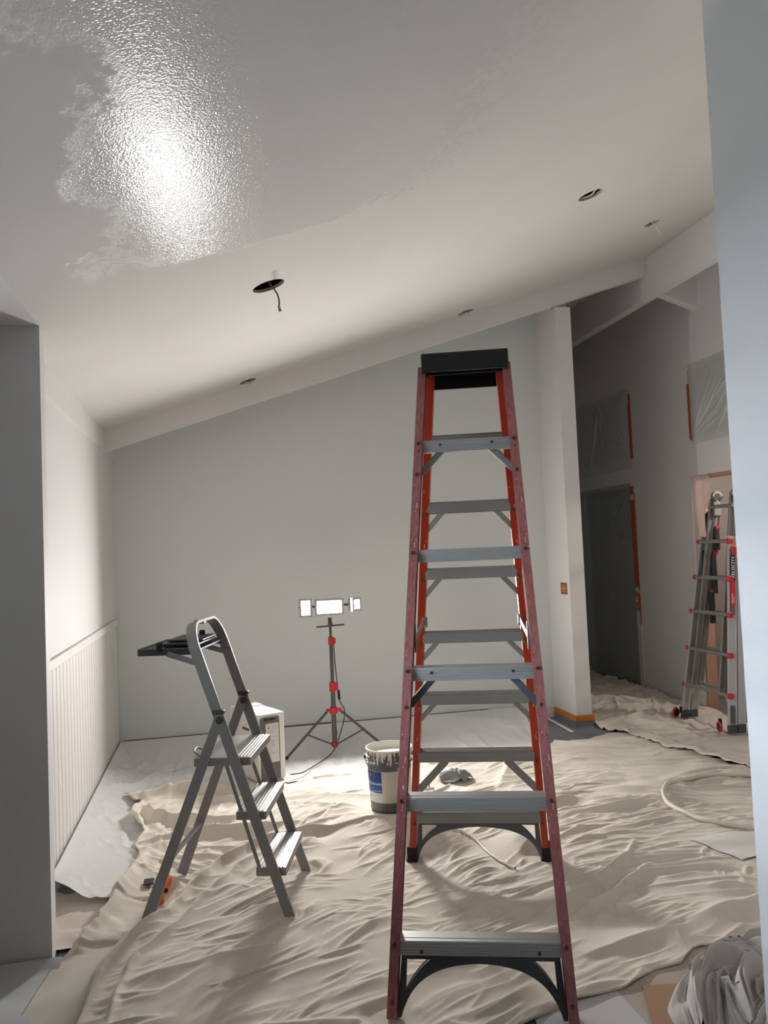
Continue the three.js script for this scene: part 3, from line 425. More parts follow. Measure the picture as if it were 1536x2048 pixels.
// near rails: duller, pinker copy of the orange with shade painted in, plus drips
const shadeTintTex = dataTex(256, 1024, (u, v, x, y) => { const s = Math.floor(u * 64), on = noise(s * 7.1, v * 34, 91) > 0.84 && hash2(s, Math.floor(v * 17), 92) > 0.82, sp = hash2(x, y, 95) * 0.5 + 0.5 * fbm(u * 20, v * 40, 96, 3); return on ? [0.9, 0.87, 0.83] : sp > 0.46 ? [0.66, 0.46, 0.46] : [0.57, 0.27, 0.25]; }, true);
M.shadedRail = std('shaded_fibreglass_copy', 0xffffff, 0.5, { map: rep(shadeTintTex, 6, 1) });
{
  const t = thing('stepladder', 'tall orange fibreglass stepladder with black top cap standing open on the canvas', 'ladder', [1.057, 0, 3.3325], -0.3255);
  const fy = under(1.057, 3.33) * 0 + 0.012;
  const nz = (y) => 0.706 - 0.2736 * y, rz = (y) => -0.706 + 0.2715 * y, cx = (y) => 0.008 + 0.017 * y, rc = (y) => 0.004 + 0.02 * y;
  const nh = (y) => 0.29 - 0.052 * y, rh = (y) => 0.325 - 0.078 * y, T = 2.40;
  const pt = (x, y, z) => new THREE.Vector3(x, y, z);
  for (const s of [-1, 1]) {
    const r = mesh('rail', [profileBar(pt(cx(0) + s * (nh(0) + 0.017), fy, nz(0)), pt(cx(T) + s * (nh(T) + 0.017), T, nz(T)), channel(0.034, 0.076, 0.005, s > 0 ? -1 : 1), new THREE.Vector3(0, 0, 1))], M.shadedRail, t);
    const b = []; for (const y of [0.225, 0.68, 1.135, 1.59, 2.05]) for (const e of [-0.02, 0.016]) b.push(new THREE.CylinderGeometry(0.006, 0.0075, 0.007, 12).rotateX(Math.PI / 2).translate(cx(y) + s * (nh(y) + 0.017), y + e, nz(y) + 0.042));
    for (const y of [0.07, 1.02, 1.93]) b.push(new THREE.CylinderGeometry(0.006, 0.0075, 0.007, 12).rotateX(Math.PI / 2).translate(cx(y) + s * (nh(y) + 0.017), y, nz(y) + 0.042));
    many('rivet', b, M.bolt, r);
    const rr = mesh('rail', [profileBar(pt(rc(0) + s * (rh(0) + 0.017), fy + 0.02, rz(0)), pt(rc(T) + s * (rh(T) + 0.017), T, rz(T)), channel(0.034, 0.085, 0.005, s), new THREE.Vector3(0, 0, 1))], M.fiber, t);
    const c = []; for (const y of [0.25, 0.58, 0.88, 1.19, 1.5, 1.81, 2.11]) c.push(new THREE.CylinderGeometry(0.006, 0.0075, 0.007, 12).rotateX(Math.PI / 2).translate(rc(y) + s * (rh(y) + 0.017), y - 0.03, rz(y) + 0.047));
    many('rivet', c, M.bolt, rr);
    mesh('foot', [rbox(0.052, 0.075, 0.105, 0.008).translate(rc(0) + s * (rh(0) + 0.018), fy + 0.034, rz(0) + 0.006), rbox(0.06, 0.014, 0.115, 0.005).translate(rc(0) + s * (rh(0) + 0.018), fy + 0.005, rz(0) + 0.006)], M.rubber, t);
    // spreader: two hinged flat arms
    const y = 1.265, a = pt(cx(y) + s * (nh(y) - 0.004), y, nz(y) - 0.02), e = pt(rc(y) + s * (rh(y) - 0.004), y, rz(y) + 0.02), m = pt((a.x + e.x) / 2 - s * 0.012, y + 0.035, 0);
    mesh('spreader', [bar(a, m, 0.004, 0.026, 0.001, new THREE.Vector3(0, 1, 0)), bar(m, e, 0.004, 0.026, 0.001, new THREE.Vector3(0, 1, 0)), new THREE.CylinderGeometry(0.018, 0.018, 0.014, 18).rotateZ(Math.PI / 2).translate(m.x, m.y, m.z), rbox(0.008, 0.11, 0.03, 0.002).translate(a.x + s * 0.002, a.y, a.z - 0.012), rbox(0.012, 0.05, 0.03, 0.002).translate(e.x, e.y, e.z)], M.aluDull, t);
  }
  // near side: five wide-spaced ribbed crossbars
  const ribbed = (L, h, dep) => { const p = [[0, -h / 2], [dep, -h / 2]]; for (let k = 0; k < 5; k++) { const y0 = -h / 2 + h * (k + 0.12) / 5, y1 = -h / 2 + h * (k + 0.88) / 5; p.push([dep, y0], [dep + 0.0022, y0 + 0.001], [dep + 0.0022, y1 - 0.001], [dep, y1]); } p.push([dep, h / 2], [0, h / 2]); const g = new THREE.ExtrudeGeometry(new THREE.Shape(p.map(([a, b]) => new THREE.Vector2(a, b))), { depth: L, bevelEnabled: false }); g.applyMatrix4(new THREE.Matrix4().makeBasis(new THREE.Vector3(0, 0, 1), new THREE.Vector3(0, 1, 0), new THREE.Vector3(-1, 0, 0))); return metreUV(g.translate(L / 2, 0, 0)); };
  [0.225, 0.68, 1.135, 1.59, 2.05].forEach((y, k) => {
    const L = 2 * nh(y) + 0.012, st = mesh('crossbar', [ribbed(L, 0.05, 0.03).translate(cx(y), y, nz(y) - 0.005), rbox(L, 0.004, 0.05, 0.001).translate(cx(y), y + 0.024, nz(y) - 0.022)], M.alu, t);
    if (k % 2 === 0) many('bolt', [-1, 1].map((s) => new THREE.CylinderGeometry(0.005, 0.0065, 0.007, 12).rotateX(Math.PI / 2).translate(cx(y) + s * (nh(y) - 0.075), y + (k ? 0.006 : -0.012), nz(y) + 0.029)), M.bolt, st);
    if (k === 2 || k === 4) for (const s of [-1, 1]) mesh('brace', [bar(pt(cx(y) + s * (nh(y) - 0.085), y - 0.012, nz(y) + 0.006), pt(cx(y) + s * (nh(y - 0.11) + 0.006), y - 0.115, nz(y - 0.115) + 0.004), 0.026, 0.008, 0.002, new THREE.Vector3(0, 0, 1))], k === 2 ? M.grey : M.aluDull, t);
  });
  // far side: seven climbing treads with knee braces
  [0.245, 0.575, 0.875, 1.185, 1.495, 1.805, 2.105].forEach((y, k) => {
    const L = 2 * rh(y) + 0.014, g = [rbox(L, 0.006, 0.086, 0.001).translate(rc(y), y + 0.024, rz(y)), rbox(L, 0.046, 0.006, 0.002).translate(rc(y), y, rz(y) + 0.042), rbox(L, 0.046, 0.006, 0.002).translate(rc(y), y, rz(y) - 0.042)];
    for (let i = 0; i < 7; i++) g.push(rbox(L, 0.003, 0.005, 0.001).translate(rc(y), y + 0.028, rz(y) - 0.036 + i * 0.012));
    mesh('tread', g, M.aluDull, t);
    if (k) for (const s of [-1, 1]) { const long = k === 1, dx = long ? 0.13 : 0.062, dy = long ? 0.18 : 0.10; mesh('brace', [bar(pt(rc(y) + s * (rh(y) - dx), y - 0.018, rz(y) + 0.034), pt(rc(y) + s * (rh(y - dy) + 0.006), y - dy, rz(y - dy) + 0.034), long ? 0.036 : 0.024, 0.005, 0.001, new THREE.Vector3(0, 0, 1))], M.aluDull, t); }
  });
  const arch = (w0, w1, top, low, th, mat, zf, c, inset) => {
    const sh = new THREE.Shape(); sh.moveTo(-w0, top); sh.lineTo(w0, top); sh.lineTo(w1, low); sh.lineTo(w1 - 0.012, low);
    sh.bezierCurveTo(w1 - 0.05, low + (top - low) * 0.72, w1 * 0.42, top - 0.026, 0, top - 0.022); sh.bezierCurveTo(-w1 * 0.42, top - 0.026, -w1 + 0.05, low + (top - low) * 0.72, -w1 + 0.012, low); sh.lineTo(-w1, low); sh.lineTo(-w0, top);
    for (const s of [-1, 1]) { const h = new THREE.Path(); h.moveTo(s * (w0 - 0.016), top - 0.012); h.lineTo(s * (w0 - 0.10), top - 0.012); h.quadraticCurveTo(s * (w0 - 0.052), top - 0.042, s * (w0 - 0.012), top - 0.108); h.lineTo(s * (w0 - 0.016), top - 0.012); sh.holes.push(h); }
    const g = new THREE.ExtrudeGeometry(sh, { depth: th, bevelEnabled: true, bevelSize: 0.002, bevelThickness: 0.002, bevelSegments: 1, curveSegments: 20 }), p = g.attributes.position;
    for (let i = 0; i < p.count; i++) { const y = p.getY(i); p.setXYZ(i, p.getX(i) + c(y), y, p.getZ(i) + zf(y) + inset); }
    g.computeVertexNormals(); return mesh('arch_brace', g, mat, t);
  };
  arch(0.272, 0.288, 0.198, 0.015, 0.022, M.grey, nz, cx, -0.012);
  arch(0.302, 0.32, 0.222, 0.04, 0.022, M.grey, rz, rc, 0.016);
  // black cap: a tray with deep aprons
  const X = cx(T) + 0.004, W = 0.372;
  mesh('top_cap', [rbox(W, 0.022, 0.27, 0.008).translate(X, 2.448, -0.005), rbox(W, 0.082, 0.016, 0.006).translate(X, 2.418, 0.124), rbox(W, 0.11, 0.016, 0.006).translate(X, 2.404, -0.134), rbox(0.014, 0.08, 0.26, 0.005).translate(X - W / 2 + 0.007, 2.418, -0.005), rbox(0.014, 0.08, 0.26, 0.005).translate(X + W / 2 - 0.007, 2.418, -0.005), rbox(W - 0.02, 0.05, 0.012, 0.003).translate(X, 2.42, -0.03), rbox(W * 0.9, 0.006, 0.02, 0.002).translate(X, 2.46, 0.1)], M.black, t);
  many('paint_mark', [bar(pt(cx(0.52) + nh(0.52) + 0.012, 0.53, nz(0.53) + 0.0405), pt(cx(0.52) + nh(0.52) + 0.024, 0.49, nz(0.49) + 0.0405), 0.005, 0.002, 0.0005), bar(pt(cx(0.52) + nh(0.52) + 0.024, 0.512, nz(0.512) + 0.0405), pt(cx(0.52) + nh(0.52) + 0.010, 0.492, nz(0.492) + 0.0405), 0.005, 0.002, 0.0005), rbox(0.007, 0.03, 0.002, 0.0008).translate(cx(0.72) - nh(0.72) - 0.012, 0.735, nz(0.735) + 0.0405)], M.trim, t);
}

// ------------------------------------------------------------------ three-step household ladder
{
  const t = thing('step_stool', 'grey metal three-step household ladder with hoop handle and fold-out tray', 'step ladder', [0.3405, 0, 3.859], -0.263), y0 = 0.012;
  const H = 0.243, pt = (x, y, z) => new THREE.Vector3(x, y, z), sx = (y) => -0.3285 * y, tilt = Math.atan(0.3285), Lr = 1.315 / Math.cos(tilt), wide = 0.046;
  // hoop frame: a flat band bent into an upside-down U
  const U = (o) => { const w = H + o, r = 0.125 + o, top = Lr + o, p = new THREE.Path(); p.moveTo(w, y0); p.lineTo(w, top - r); p.absarc(w - r, top - r, r, 0, Math.PI / 2, false); p.lineTo(-w + r, top); p.absarc(-w + r, top - r, r, Math.PI / 2, Math.PI, false); p.lineTo(-w, y0); return p.getPoints(14); };
  const out = U(0.006), inn = U(-0.006).reverse(), sh = new THREE.Shape([...out, ...inn]);
  let g = new THREE.ExtrudeGeometry(sh, { depth: wide, bevelEnabled: true, bevelSize: 0.0015, bevelThickness: 0.0015, bevelSegments: 1 }).translate(0, 0, -wide / 2);
  g.rotateY(Math.PI / 2).rotateZ(tilt);   // plane faces +x, leans back
  const p = g.attributes.position; for (let i = 0; i < p.count; i++) if (p.getY(i) < 0.03) p.setY(i, y0); g.computeVertexNormals();
  mesh('hoop_frame', metreUV(toCreasedNormals(g, 0.6)), M.stool, t);
  mesh('hoop_joint', [rbox(0.05, 0.017, 0.03, 0.003).translate(sx(1.315) , 1.314, 0.03)], M.aluDull, t);
  const rearTop = [-0.292, 0.886], rearFoot = [-0.648, y0];
  for (const s of [1, -1]) {
    const a = pt(rearTop[0], rearTop[1] + 0.02, s * 0.228), b = pt(rearFoot[0], rearFoot[1], s * 0.252), l = mesh('rear_leg', [bar(b, a, 0.046, 0.013, 0.002, new THREE.Vector3(0, 0, 1))], M.stool, t);
    const c = b.clone().lerp(a, 0.2); mesh('foot_sleeve', [bar(b, c, 0.05, 0.018, 0.002, new THREE.Vector3(0, 0, 1))], std('light_grey_sleeve', 0x8b8d90, 0.5), l);
    mesh('pivot_bolt', [new THREE.CylinderGeometry(0.017, 0.017, 0.04, 18).rotateX(Math.PI / 2).translate(rearTop[0], rearTop[1], s * 0.238)], M.bolt, t);
    mesh('pivot_cap', [rbox(0.055, 0.02, 0.03, 0.006).translate(rearTop[0] - 0.005, rearTop[1] + 0.035, s * 0.243)], M.bolt, t);
    mesh('link_bar', [bar(pt(-0.285, 0.69, s * 0.2), pt(-0.135, 0.2, s * 0.215), 0.016, 0.006, 0.001, new THREE.Vector3(0, 0, 1))], M.stool, t);
  }
  mesh('rear_strut', [bar(pt(-0.54, 0.27, 0.246), pt(-0.54, 0.27, -0.246), 0.022, 0.012, 0.002, new THREE.Vector3(0, 1, 0))], M.stool, t);
  const tread = (name, x, y, d, n, from = 0) => { const q = [rbox(d, 0.012, 2 * H - 0.03, 0.004).translate(x, y, 0)]; for (let i = 0; i < n; i++) q.push(rbox(0.006, 0.005, 2 * H - 0.05, 0.0015).translate(x - d / 2 + 0.012 + from + (i * (d - 0.024 - from)) / (n - 1), y + 0.007, 0)); const m = mesh(name, q, M.tread, t); many('tread_edge', [rbox(0.012, 0.036, 2 * H - 0.03, 0.004).translate(x + d / 2, y - 0.012, 0), rbox(0.012, 0.036, 2 * H - 0.03, 0.004).translate(x - d / 2, y - 0.012, 0), ...[1, -1].map((s) => rbox(d, 0.036, 0.012, 0.004).translate(x, y - 0.012, s * (H - 0.02)))], M.stool, m); return m; };
  tread('platform', -0.292, 0.705, 0.25, 4, 0.18); tread('tread', -0.168, 0.462, 0.125, 8); tread('tread', -0.085, 0.212, 0.125, 8);
  mesh('platform_hook', [tube([pt(-0.40, 0.715, 0.2), pt(-0.43, 0.735, 0.19), pt(-0.43, 0.735, 0.12), pt(-0.40, 0.715, 0.11)], 0.005, 24)], M.stool, t);
  const tr = mesh('tool_tray', [rbox(0.29, 0.012, 0.40, 0.004).translate(-0.53, 1.20, 0), ...[1, -1].map((s) => rbox(0.29, 0.032, 0.012, 0.004).translate(-0.53, 1.195, s * 0.205)), rbox(0.014, 0.034, 0.41, 0.004).translate(-0.672, 1.195, 0), rbox(0.2, 0.012, 0.28, 0.004).translate(-0.50, 1.222, 0.02), rbox(0.17, 0.01, 0.24, 0.004).translate(-0.48, 1.236, 0)], M.grey, t);
  many('tray_knob', [rbox(0.032, 0.045, 0.02, 0.008).translate(-0.57, 1.218, 0.214), rbox(0.03, 0.04, 0.02, 0.008).translate(-0.46, 1.243, -0.1)], M.black, tr);
  for (const s of [1, -1]) mesh('tray_brace', [bar(pt(-0.372, 1.135, s * 0.226), pt(-0.535, 1.187, s * 0.214), 0.026, 0.008, 0.002, new THREE.Vector3(0, 0, 1))], M.stool, t);
}

// ------------------------------------------------------------------ twin-collar tripod work light
{
  const bx0 = 0.895, bd = 6.43, t = thing('work_light', 'grey and red tripod work light with three lit heads by the back wall', 'work light', [bx0, 0, bd]), pt = (x, y, d) => new THREE.Vector3(x, y, -d), y0 = 0.02;
  mesh('pole', [rod(pt(0, 0.05, 0), pt(0, 0.56, 0), 0.0185), rod(pt(0, 0.5, 0), pt(0, 0.94, 0), 0.015), rod(pt(0, 0.9, 0), pt(-0.002, 1.04, 0), 0.011)], M.pole, t);
  const collar = (y, r, h) => mesh('collar', [new THREE.CylinderGeometry(r, r * 1.05, h, 20).translate(0, y, 0), rbox(0.02, h * 0.8, 0.03, 0.004).translate(r + 0.006, y, 0)], M.red, t);
  collar(0.905, 0.021, 0.06); collar(0.535, 0.027, 0.07);
  const hub = mesh('hub', [new THREE.CylinderGeometry(0.03, 0.03, 0.05, 20).translate(0, 0.345, 0)], M.red, t), low = mesh('lower_hub', [new THREE.CylinderGeometry(0.028, 0.03, 0.03, 20).translate(0, 0.075, 0)], M.red, t);
  for (const [x, d] of [[-0.40, -0.13], [0.40, -0.10], [0.07, 0.40]]) {
    const r = Math.hypot(x, d), ux = x / r, ud = d / r, a = pt(ux * 0.045, 0.352, ud * 0.045), b = pt(x, y0 + 0.012, d), m = a.clone().lerp(b, 0.52);
    mesh('hub_lug', [bar(pt(ux * 0.02, 0.345, ud * 0.02), pt(ux * 0.06, 0.35, ud * 0.06), 0.026, 0.03, 0.004)], M.red, hub);
    const l = mesh('leg', [rod(a, b, 0.0105)], M.pole, t);
    mesh('foot_tip', [new THREE.SphereGeometry(0.014, 14, 10).translate(b.x, b.y, b.z)], M.rubber, l);
    mesh('leg_brace', [rod(pt(ux * 0.028, 0.078, ud * 0.028), m, 0.0065)], M.pole, t);
  }
  mesh('crossbar', [rod(pt(-0.115, 1.022, 0), pt(0.115, 1.03, 0), 0.007), new THREE.CylinderGeometry(0.02, 0.02, 0.03, 16).translate(0, 1.035, 0), bar(pt(0, 1.03, 0), pt(0, 1.09, 0.02), 0.03, 0.01), bar(pt(-0.25, 1.185, 0.035), pt(0.25, 1.19, 0.035), 0.016, 0.012)], M.pole, t);
  for (const [x, y, w, h, turn, power] of [[-0.004, 1.18, 0.20, 0.10, 0, LAMP.main], [-0.197, 1.182, 0.07, 0.115, 0, LAMP.side], [0.212, 1.19, 0.066, 0.075, 0.62, LAMP.side * 2.2]]) {
    const put = (g) => g.rotateY(turn).translate(x, y, 0);
    const rect = (a, c) => [[-a, -c], [a, -c], [a, c], [-a, c]].map(([p, q]) => new THREE.Vector2(p, q)), rim = new THREE.Shape(rect(w / 2 + 0.016, h / 2 + 0.016)); rim.holes.push(new THREE.Path(rect(w / 2, h / 2)));
    const head = mesh('lamp_head', put(rbox(w + 0.03, h + 0.03, 0.035, 0.008).translate(0, 0, -0.0185)), M.alu, t);
    mesh('bezel', put(new THREE.ExtrudeGeometry(rim, { depth: 0.024, bevelEnabled: true, bevelSize: 0.0015, bevelThickness: 0.0015, bevelSegments: 1 }).translate(0, 0, -0.004)), M.alu, head);
    for (const k of [-1, 0, 1]) mesh('cooling_fin', put(rbox(0.012, h, 0.02, 0.003).translate(k * w * 0.3, 0, -0.042)), M.pole, head);
    mesh('lamp_lens', put(rbox(w - 0.002, h - 0.002, 0.008, 0.003).translate(0, 0, 0.004)), M.glow, head);
    const L = new THREE.RectAreaLight(new THREE.Color(...LAMP.color), power, w - 0.006, h - 0.006);
    L.position.set(bx0 + x + 0.0095 * Math.sin(turn), y, -bd + 0.0095 * Math.cos(turn)); L.rotation.y = Math.PI + turn; L.name = 'work_light_beam'; scene.add(L);
  }
  mesh('power_plug', [rod(pt(0.045, 0.50, -0.005), pt(0.05, 0.43, 0), 0.011)], M.rubber, t);
  mesh('power_cord', [tube([pt(0.022, 0.9, 0.01), pt(0.03, 0.7, 0.015), pt(0.042, 0.52, 0), pt(0.052, 0.42, 0), pt(0.09, 0.34, 0), pt(0.085, 0.26, 0.02), pt(0.04, 0.12, 0.02), pt(-0.02, 0.035, -0.05), pt(-0.16, 0.028, -0.32), pt(-0.27, 0.03, -0.5), pt(-0.34, 0.04, -0.62), pt(-0.42, 0.05, -0.67)], 0.0045, 120)], M.cord, t);
}

// ------------------------------------------------------------------ paint bucket
{
  const t = thing('paint_bucket', 'open grey five-gallon paint bucket with blue label and white drips', 'bucket', [1.03, 0.012, 4.945], -0.1);
  const skin = canvasTex(2048, 768, (c, w, h) => {
    const Y = (y) => h * (1 - y / 0.372), R = rngOf(4);
    c.fillStyle = '#5e6264'; c.fillRect(0, 0, w, h);
    c.fillStyle = '#cfc9bb'; c.fillRect(0, Y(0.25), w, Y(0.058) - Y(0.25));
    for (let i = 0; i < 130; i++) { const x = R() * w, ww = 5 + R() * 22, y = 0.372 - 0.014 - R() * 0.075; c.fillStyle = '#e6e2da'; c.beginPath(); c.roundRect(x, 0, ww, Y(y), ww / 2); c.fill(); }
    for (let i = 0; i < 46; i++) { const x = R() * w, ww = 8 + R() * 40; c.fillStyle = '#dedad2'; c.fillRect(x, Y(0.305), ww, 8 + R() * 30); }
    for (let i = 0; i < 7; i++) { const x = R() * w; c.fillStyle = '#dedad2'; c.fillRect(x, Y(0.27), 6 + R() * 8, (0.2 + R() * 0.8) * (Y(0) - Y(0.27))); }
    const x0 = w * 0.685, lw = w * 0.235, ly = Y(0.248), lh = Y(0.062) - ly;        // the label
    c.fillStyle = '#d5d7dc'; c.fillRect(x0, ly, lw, lh); c.fillStyle = '#173a86'; c.fillRect(x0, ly, lw, lh * 0.34);
    c.fillStyle = '#2f55a4'; c.fillRect(x0, ly + lh * 0.34, lw, lh * 0.36); c.fillStyle = '#9fb0d2'; c.beginPath(); c.moveTo(x0, ly + lh * 0.28); c.quadraticCurveTo(x0 + lw * 0.4, ly + lh * 0.44, x0 + lw, ly + lh * 0.36); c.lineTo(x0 + lw, ly + lh * 0.43); c.quadraticCurveTo(x0 + lw * 0.4, ly + lh * 0.49, x0, ly + lh * 0.36); c.fill();
    c.fillStyle = '#24306e'; c.fillRect(x0 + lw * 0.42, ly + 6, lw * 0.26, lh * 0.2); c.fillStyle = '#d98fae'; c.beginPath(); c.moveTo(x0 + lw * 0.5, ly + lh * 0.18); c.lineTo(x0 + lw * 0.54, ly + lh * 0.03); c.lineTo(x0 + lw * 0.6, ly + lh * 0.18); c.fill(); c.strokeStyle = '#cfd6ea'; c.lineWidth = 4; c.beginPath(); c.arc(x0 + lw * 0.66, ly + lh * 0.1, lh * 0.1, -1, 1.2); c.stroke();
    c.fillStyle = '#1b2742'; c.fillRect(x0 + lw * 0.12, ly + lh * 0.455, lw * 0.7, lh * 0.03); c.fillStyle = '#3a4358'; c.fillRect(x0 + lw * 0.22, ly + lh * 0.82, lw * 0.3, lh * 0.035);
    c.strokeStyle = '#c9d2e6'; c.lineWidth = 6; c.beginPath(); c.moveTo(x0 + lw * 0.52, ly + lh * 0.74); c.quadraticCurveTo(x0 + lw * 0.7, ly + lh * 0.6, x0 + lw * 0.98, ly + lh * 0.64); c.stroke();
  });
  const prof = [[0.0, 0.0], [0.118, 0.0], [0.127, 0.006], [0.1285, 0.056], [0.1305, 0.06], [0.138, 0.247], [0.1365, 0.25], [0.138, 0.285], [0.1465, 0.288], [0.1465, 0.293], [0.140, 0.296], [0.1405, 0.322], [0.149, 0.325], [0.149, 0.331], [0.1425, 0.334], [0.1435, 0.362], [0.1475, 0.366], [0.1475, 0.372]];
  const g = new THREE.LatheGeometry(prof.map(([r, y]) => new THREE.Vector2(r, y)), 72), uv = g.attributes.uv, p = g.attributes.position; for (let i = 0; i < uv.count; i++) uv.setY(i, p.getY(i) / 0.372);
  mesh('body', toCreasedNormals(g, 0.7), std('bucket_print', 0xffffff, 0.4, { map: skin }), t);
  mesh('rim', new THREE.LatheGeometry([[0.1475, 0.366], [0.149, 0.371], [0.1475, 0.376], [0.142, 0.376], [0.1385, 0.37], [0.1365, 0.33]].map(([r, y]) => new THREE.Vector2(r, y)), 72), std('wet_white_rim', 0xf0ede6, 0.25), t);
  mesh('paint', new THREE.CircleGeometry(0.1375, 60).rotateX(-Math.PI / 2).translate(0, 0.337, 0), phys('wet_paint', 0xe8e2d4, 0.12), t);
  many('handle', [tube([0, 0.25, 0.5, 0.75, 1].map((q) => new THREE.Vector3(-0.155 * Math.cos(q * Math.PI), 0.315 - 0.155 * Math.sin(q * Math.PI), -0.05 - 0.115 * Math.sin(q * Math.PI))), 0.0025, 40), ...[-1, 1].map((s) => new THREE.CylinderGeometry(0.014, 0.014, 0.014, 16).rotateZ(Math.PI / 2).translate(s * 0.151, 0.312, -0.04))], M.bolt, t);
}

// ------------------------------------------------------------------ white appliance with a warning label
{
  const t = thing('box_appliance', 'white box-shaped appliance with grey panel and warning label on the plastic', 'appliance', [0.256, 0.012, 5.978], 0.40), W = 0.217, D = 0.475, Hh = 0.482;
  mesh('housing', [rbox(W, Hh - 0.012, D, 0.014, 3).translate(0, Hh / 2 + 0.006, 0), rbox(W - 0.03, 0.012, D - 0.03, 0.003).translate(0, 0.006, 0), rbox(W - 0.03, 0.012, 0.12, 0.005).translate(0, Hh + 0.004, -0.14)], M.white, t);
  const pan = new THREE.Shape(), px = 0.073, pr = 0.02; pan.moveTo(-px, 0.02); pan.lineTo(px, 0.02); pan.lineTo(px, 0.455 - pr); pan.quadraticCurveTo(px, 0.455, px - pr, 0.455); pan.lineTo(-px + pr, 0.455); pan.quadraticCurveTo(-px, 0.455, -px, 0.455 - pr); pan.lineTo(-px, 0.02);
  const panel = mesh('grey_panel', new THREE.ExtrudeGeometry(pan, { depth: 0.006, bevelEnabled: true, bevelSize: 0.003, bevelThickness: 0.002, bevelSegments: 2 }).translate(-0.012, 0, D / 2 - 0.002), M.greyPanel, t);
  mesh('grip', [rbox(0.086, 0.024, 0.014, 0.006).translate(-0.012, 0.445, D / 2 + 0.006)], M.black, panel);
  const lab = canvasTex(256, 640, (c, w, h) => { c.fillStyle = '#c9c7c4'; c.fillRect(0, 0, w, h); c.fillStyle = '#b9a832'; c.beginPath(); c.moveTo(62, 30); c.lineTo(96, 92); c.lineTo(28, 92); c.fill(); c.fillStyle = '#2a2a24'; c.fillRect(58, 52, 8, 22); c.fillRect(58, 80, 8, 7); const R = rngOf(8); for (let y = 120; y < 560; y += 15) { c.fillStyle = R() > 0.7 ? '#9a9997' : '#adabaa'; c.fillRect(20, y, 60 + R() * 150, 7); } for (let y = 36; y < 100; y += 14) { c.fillStyle = '#a5a4a3'; c.fillRect(126, y, 60 + R() * 50, 6); } });
  mesh('warning_label', new THREE.BoxGeometry(0.102, 0.275, 0.002).translate(0.004, 0.275, D / 2 + 0.0075), std('label_print', 0xffffff, 0.5, { map: lab }), panel);
  many('side_handle', [rbox(0.006, 0.02, 0.11, 0.003).translate(-W / 2 - 0.001, 0.36, 0.05), rbox(0.004, 0.1, 0.012, 0.002).translate(-W / 2, 0.22, 0.1)], M.greyPanel, t);
}

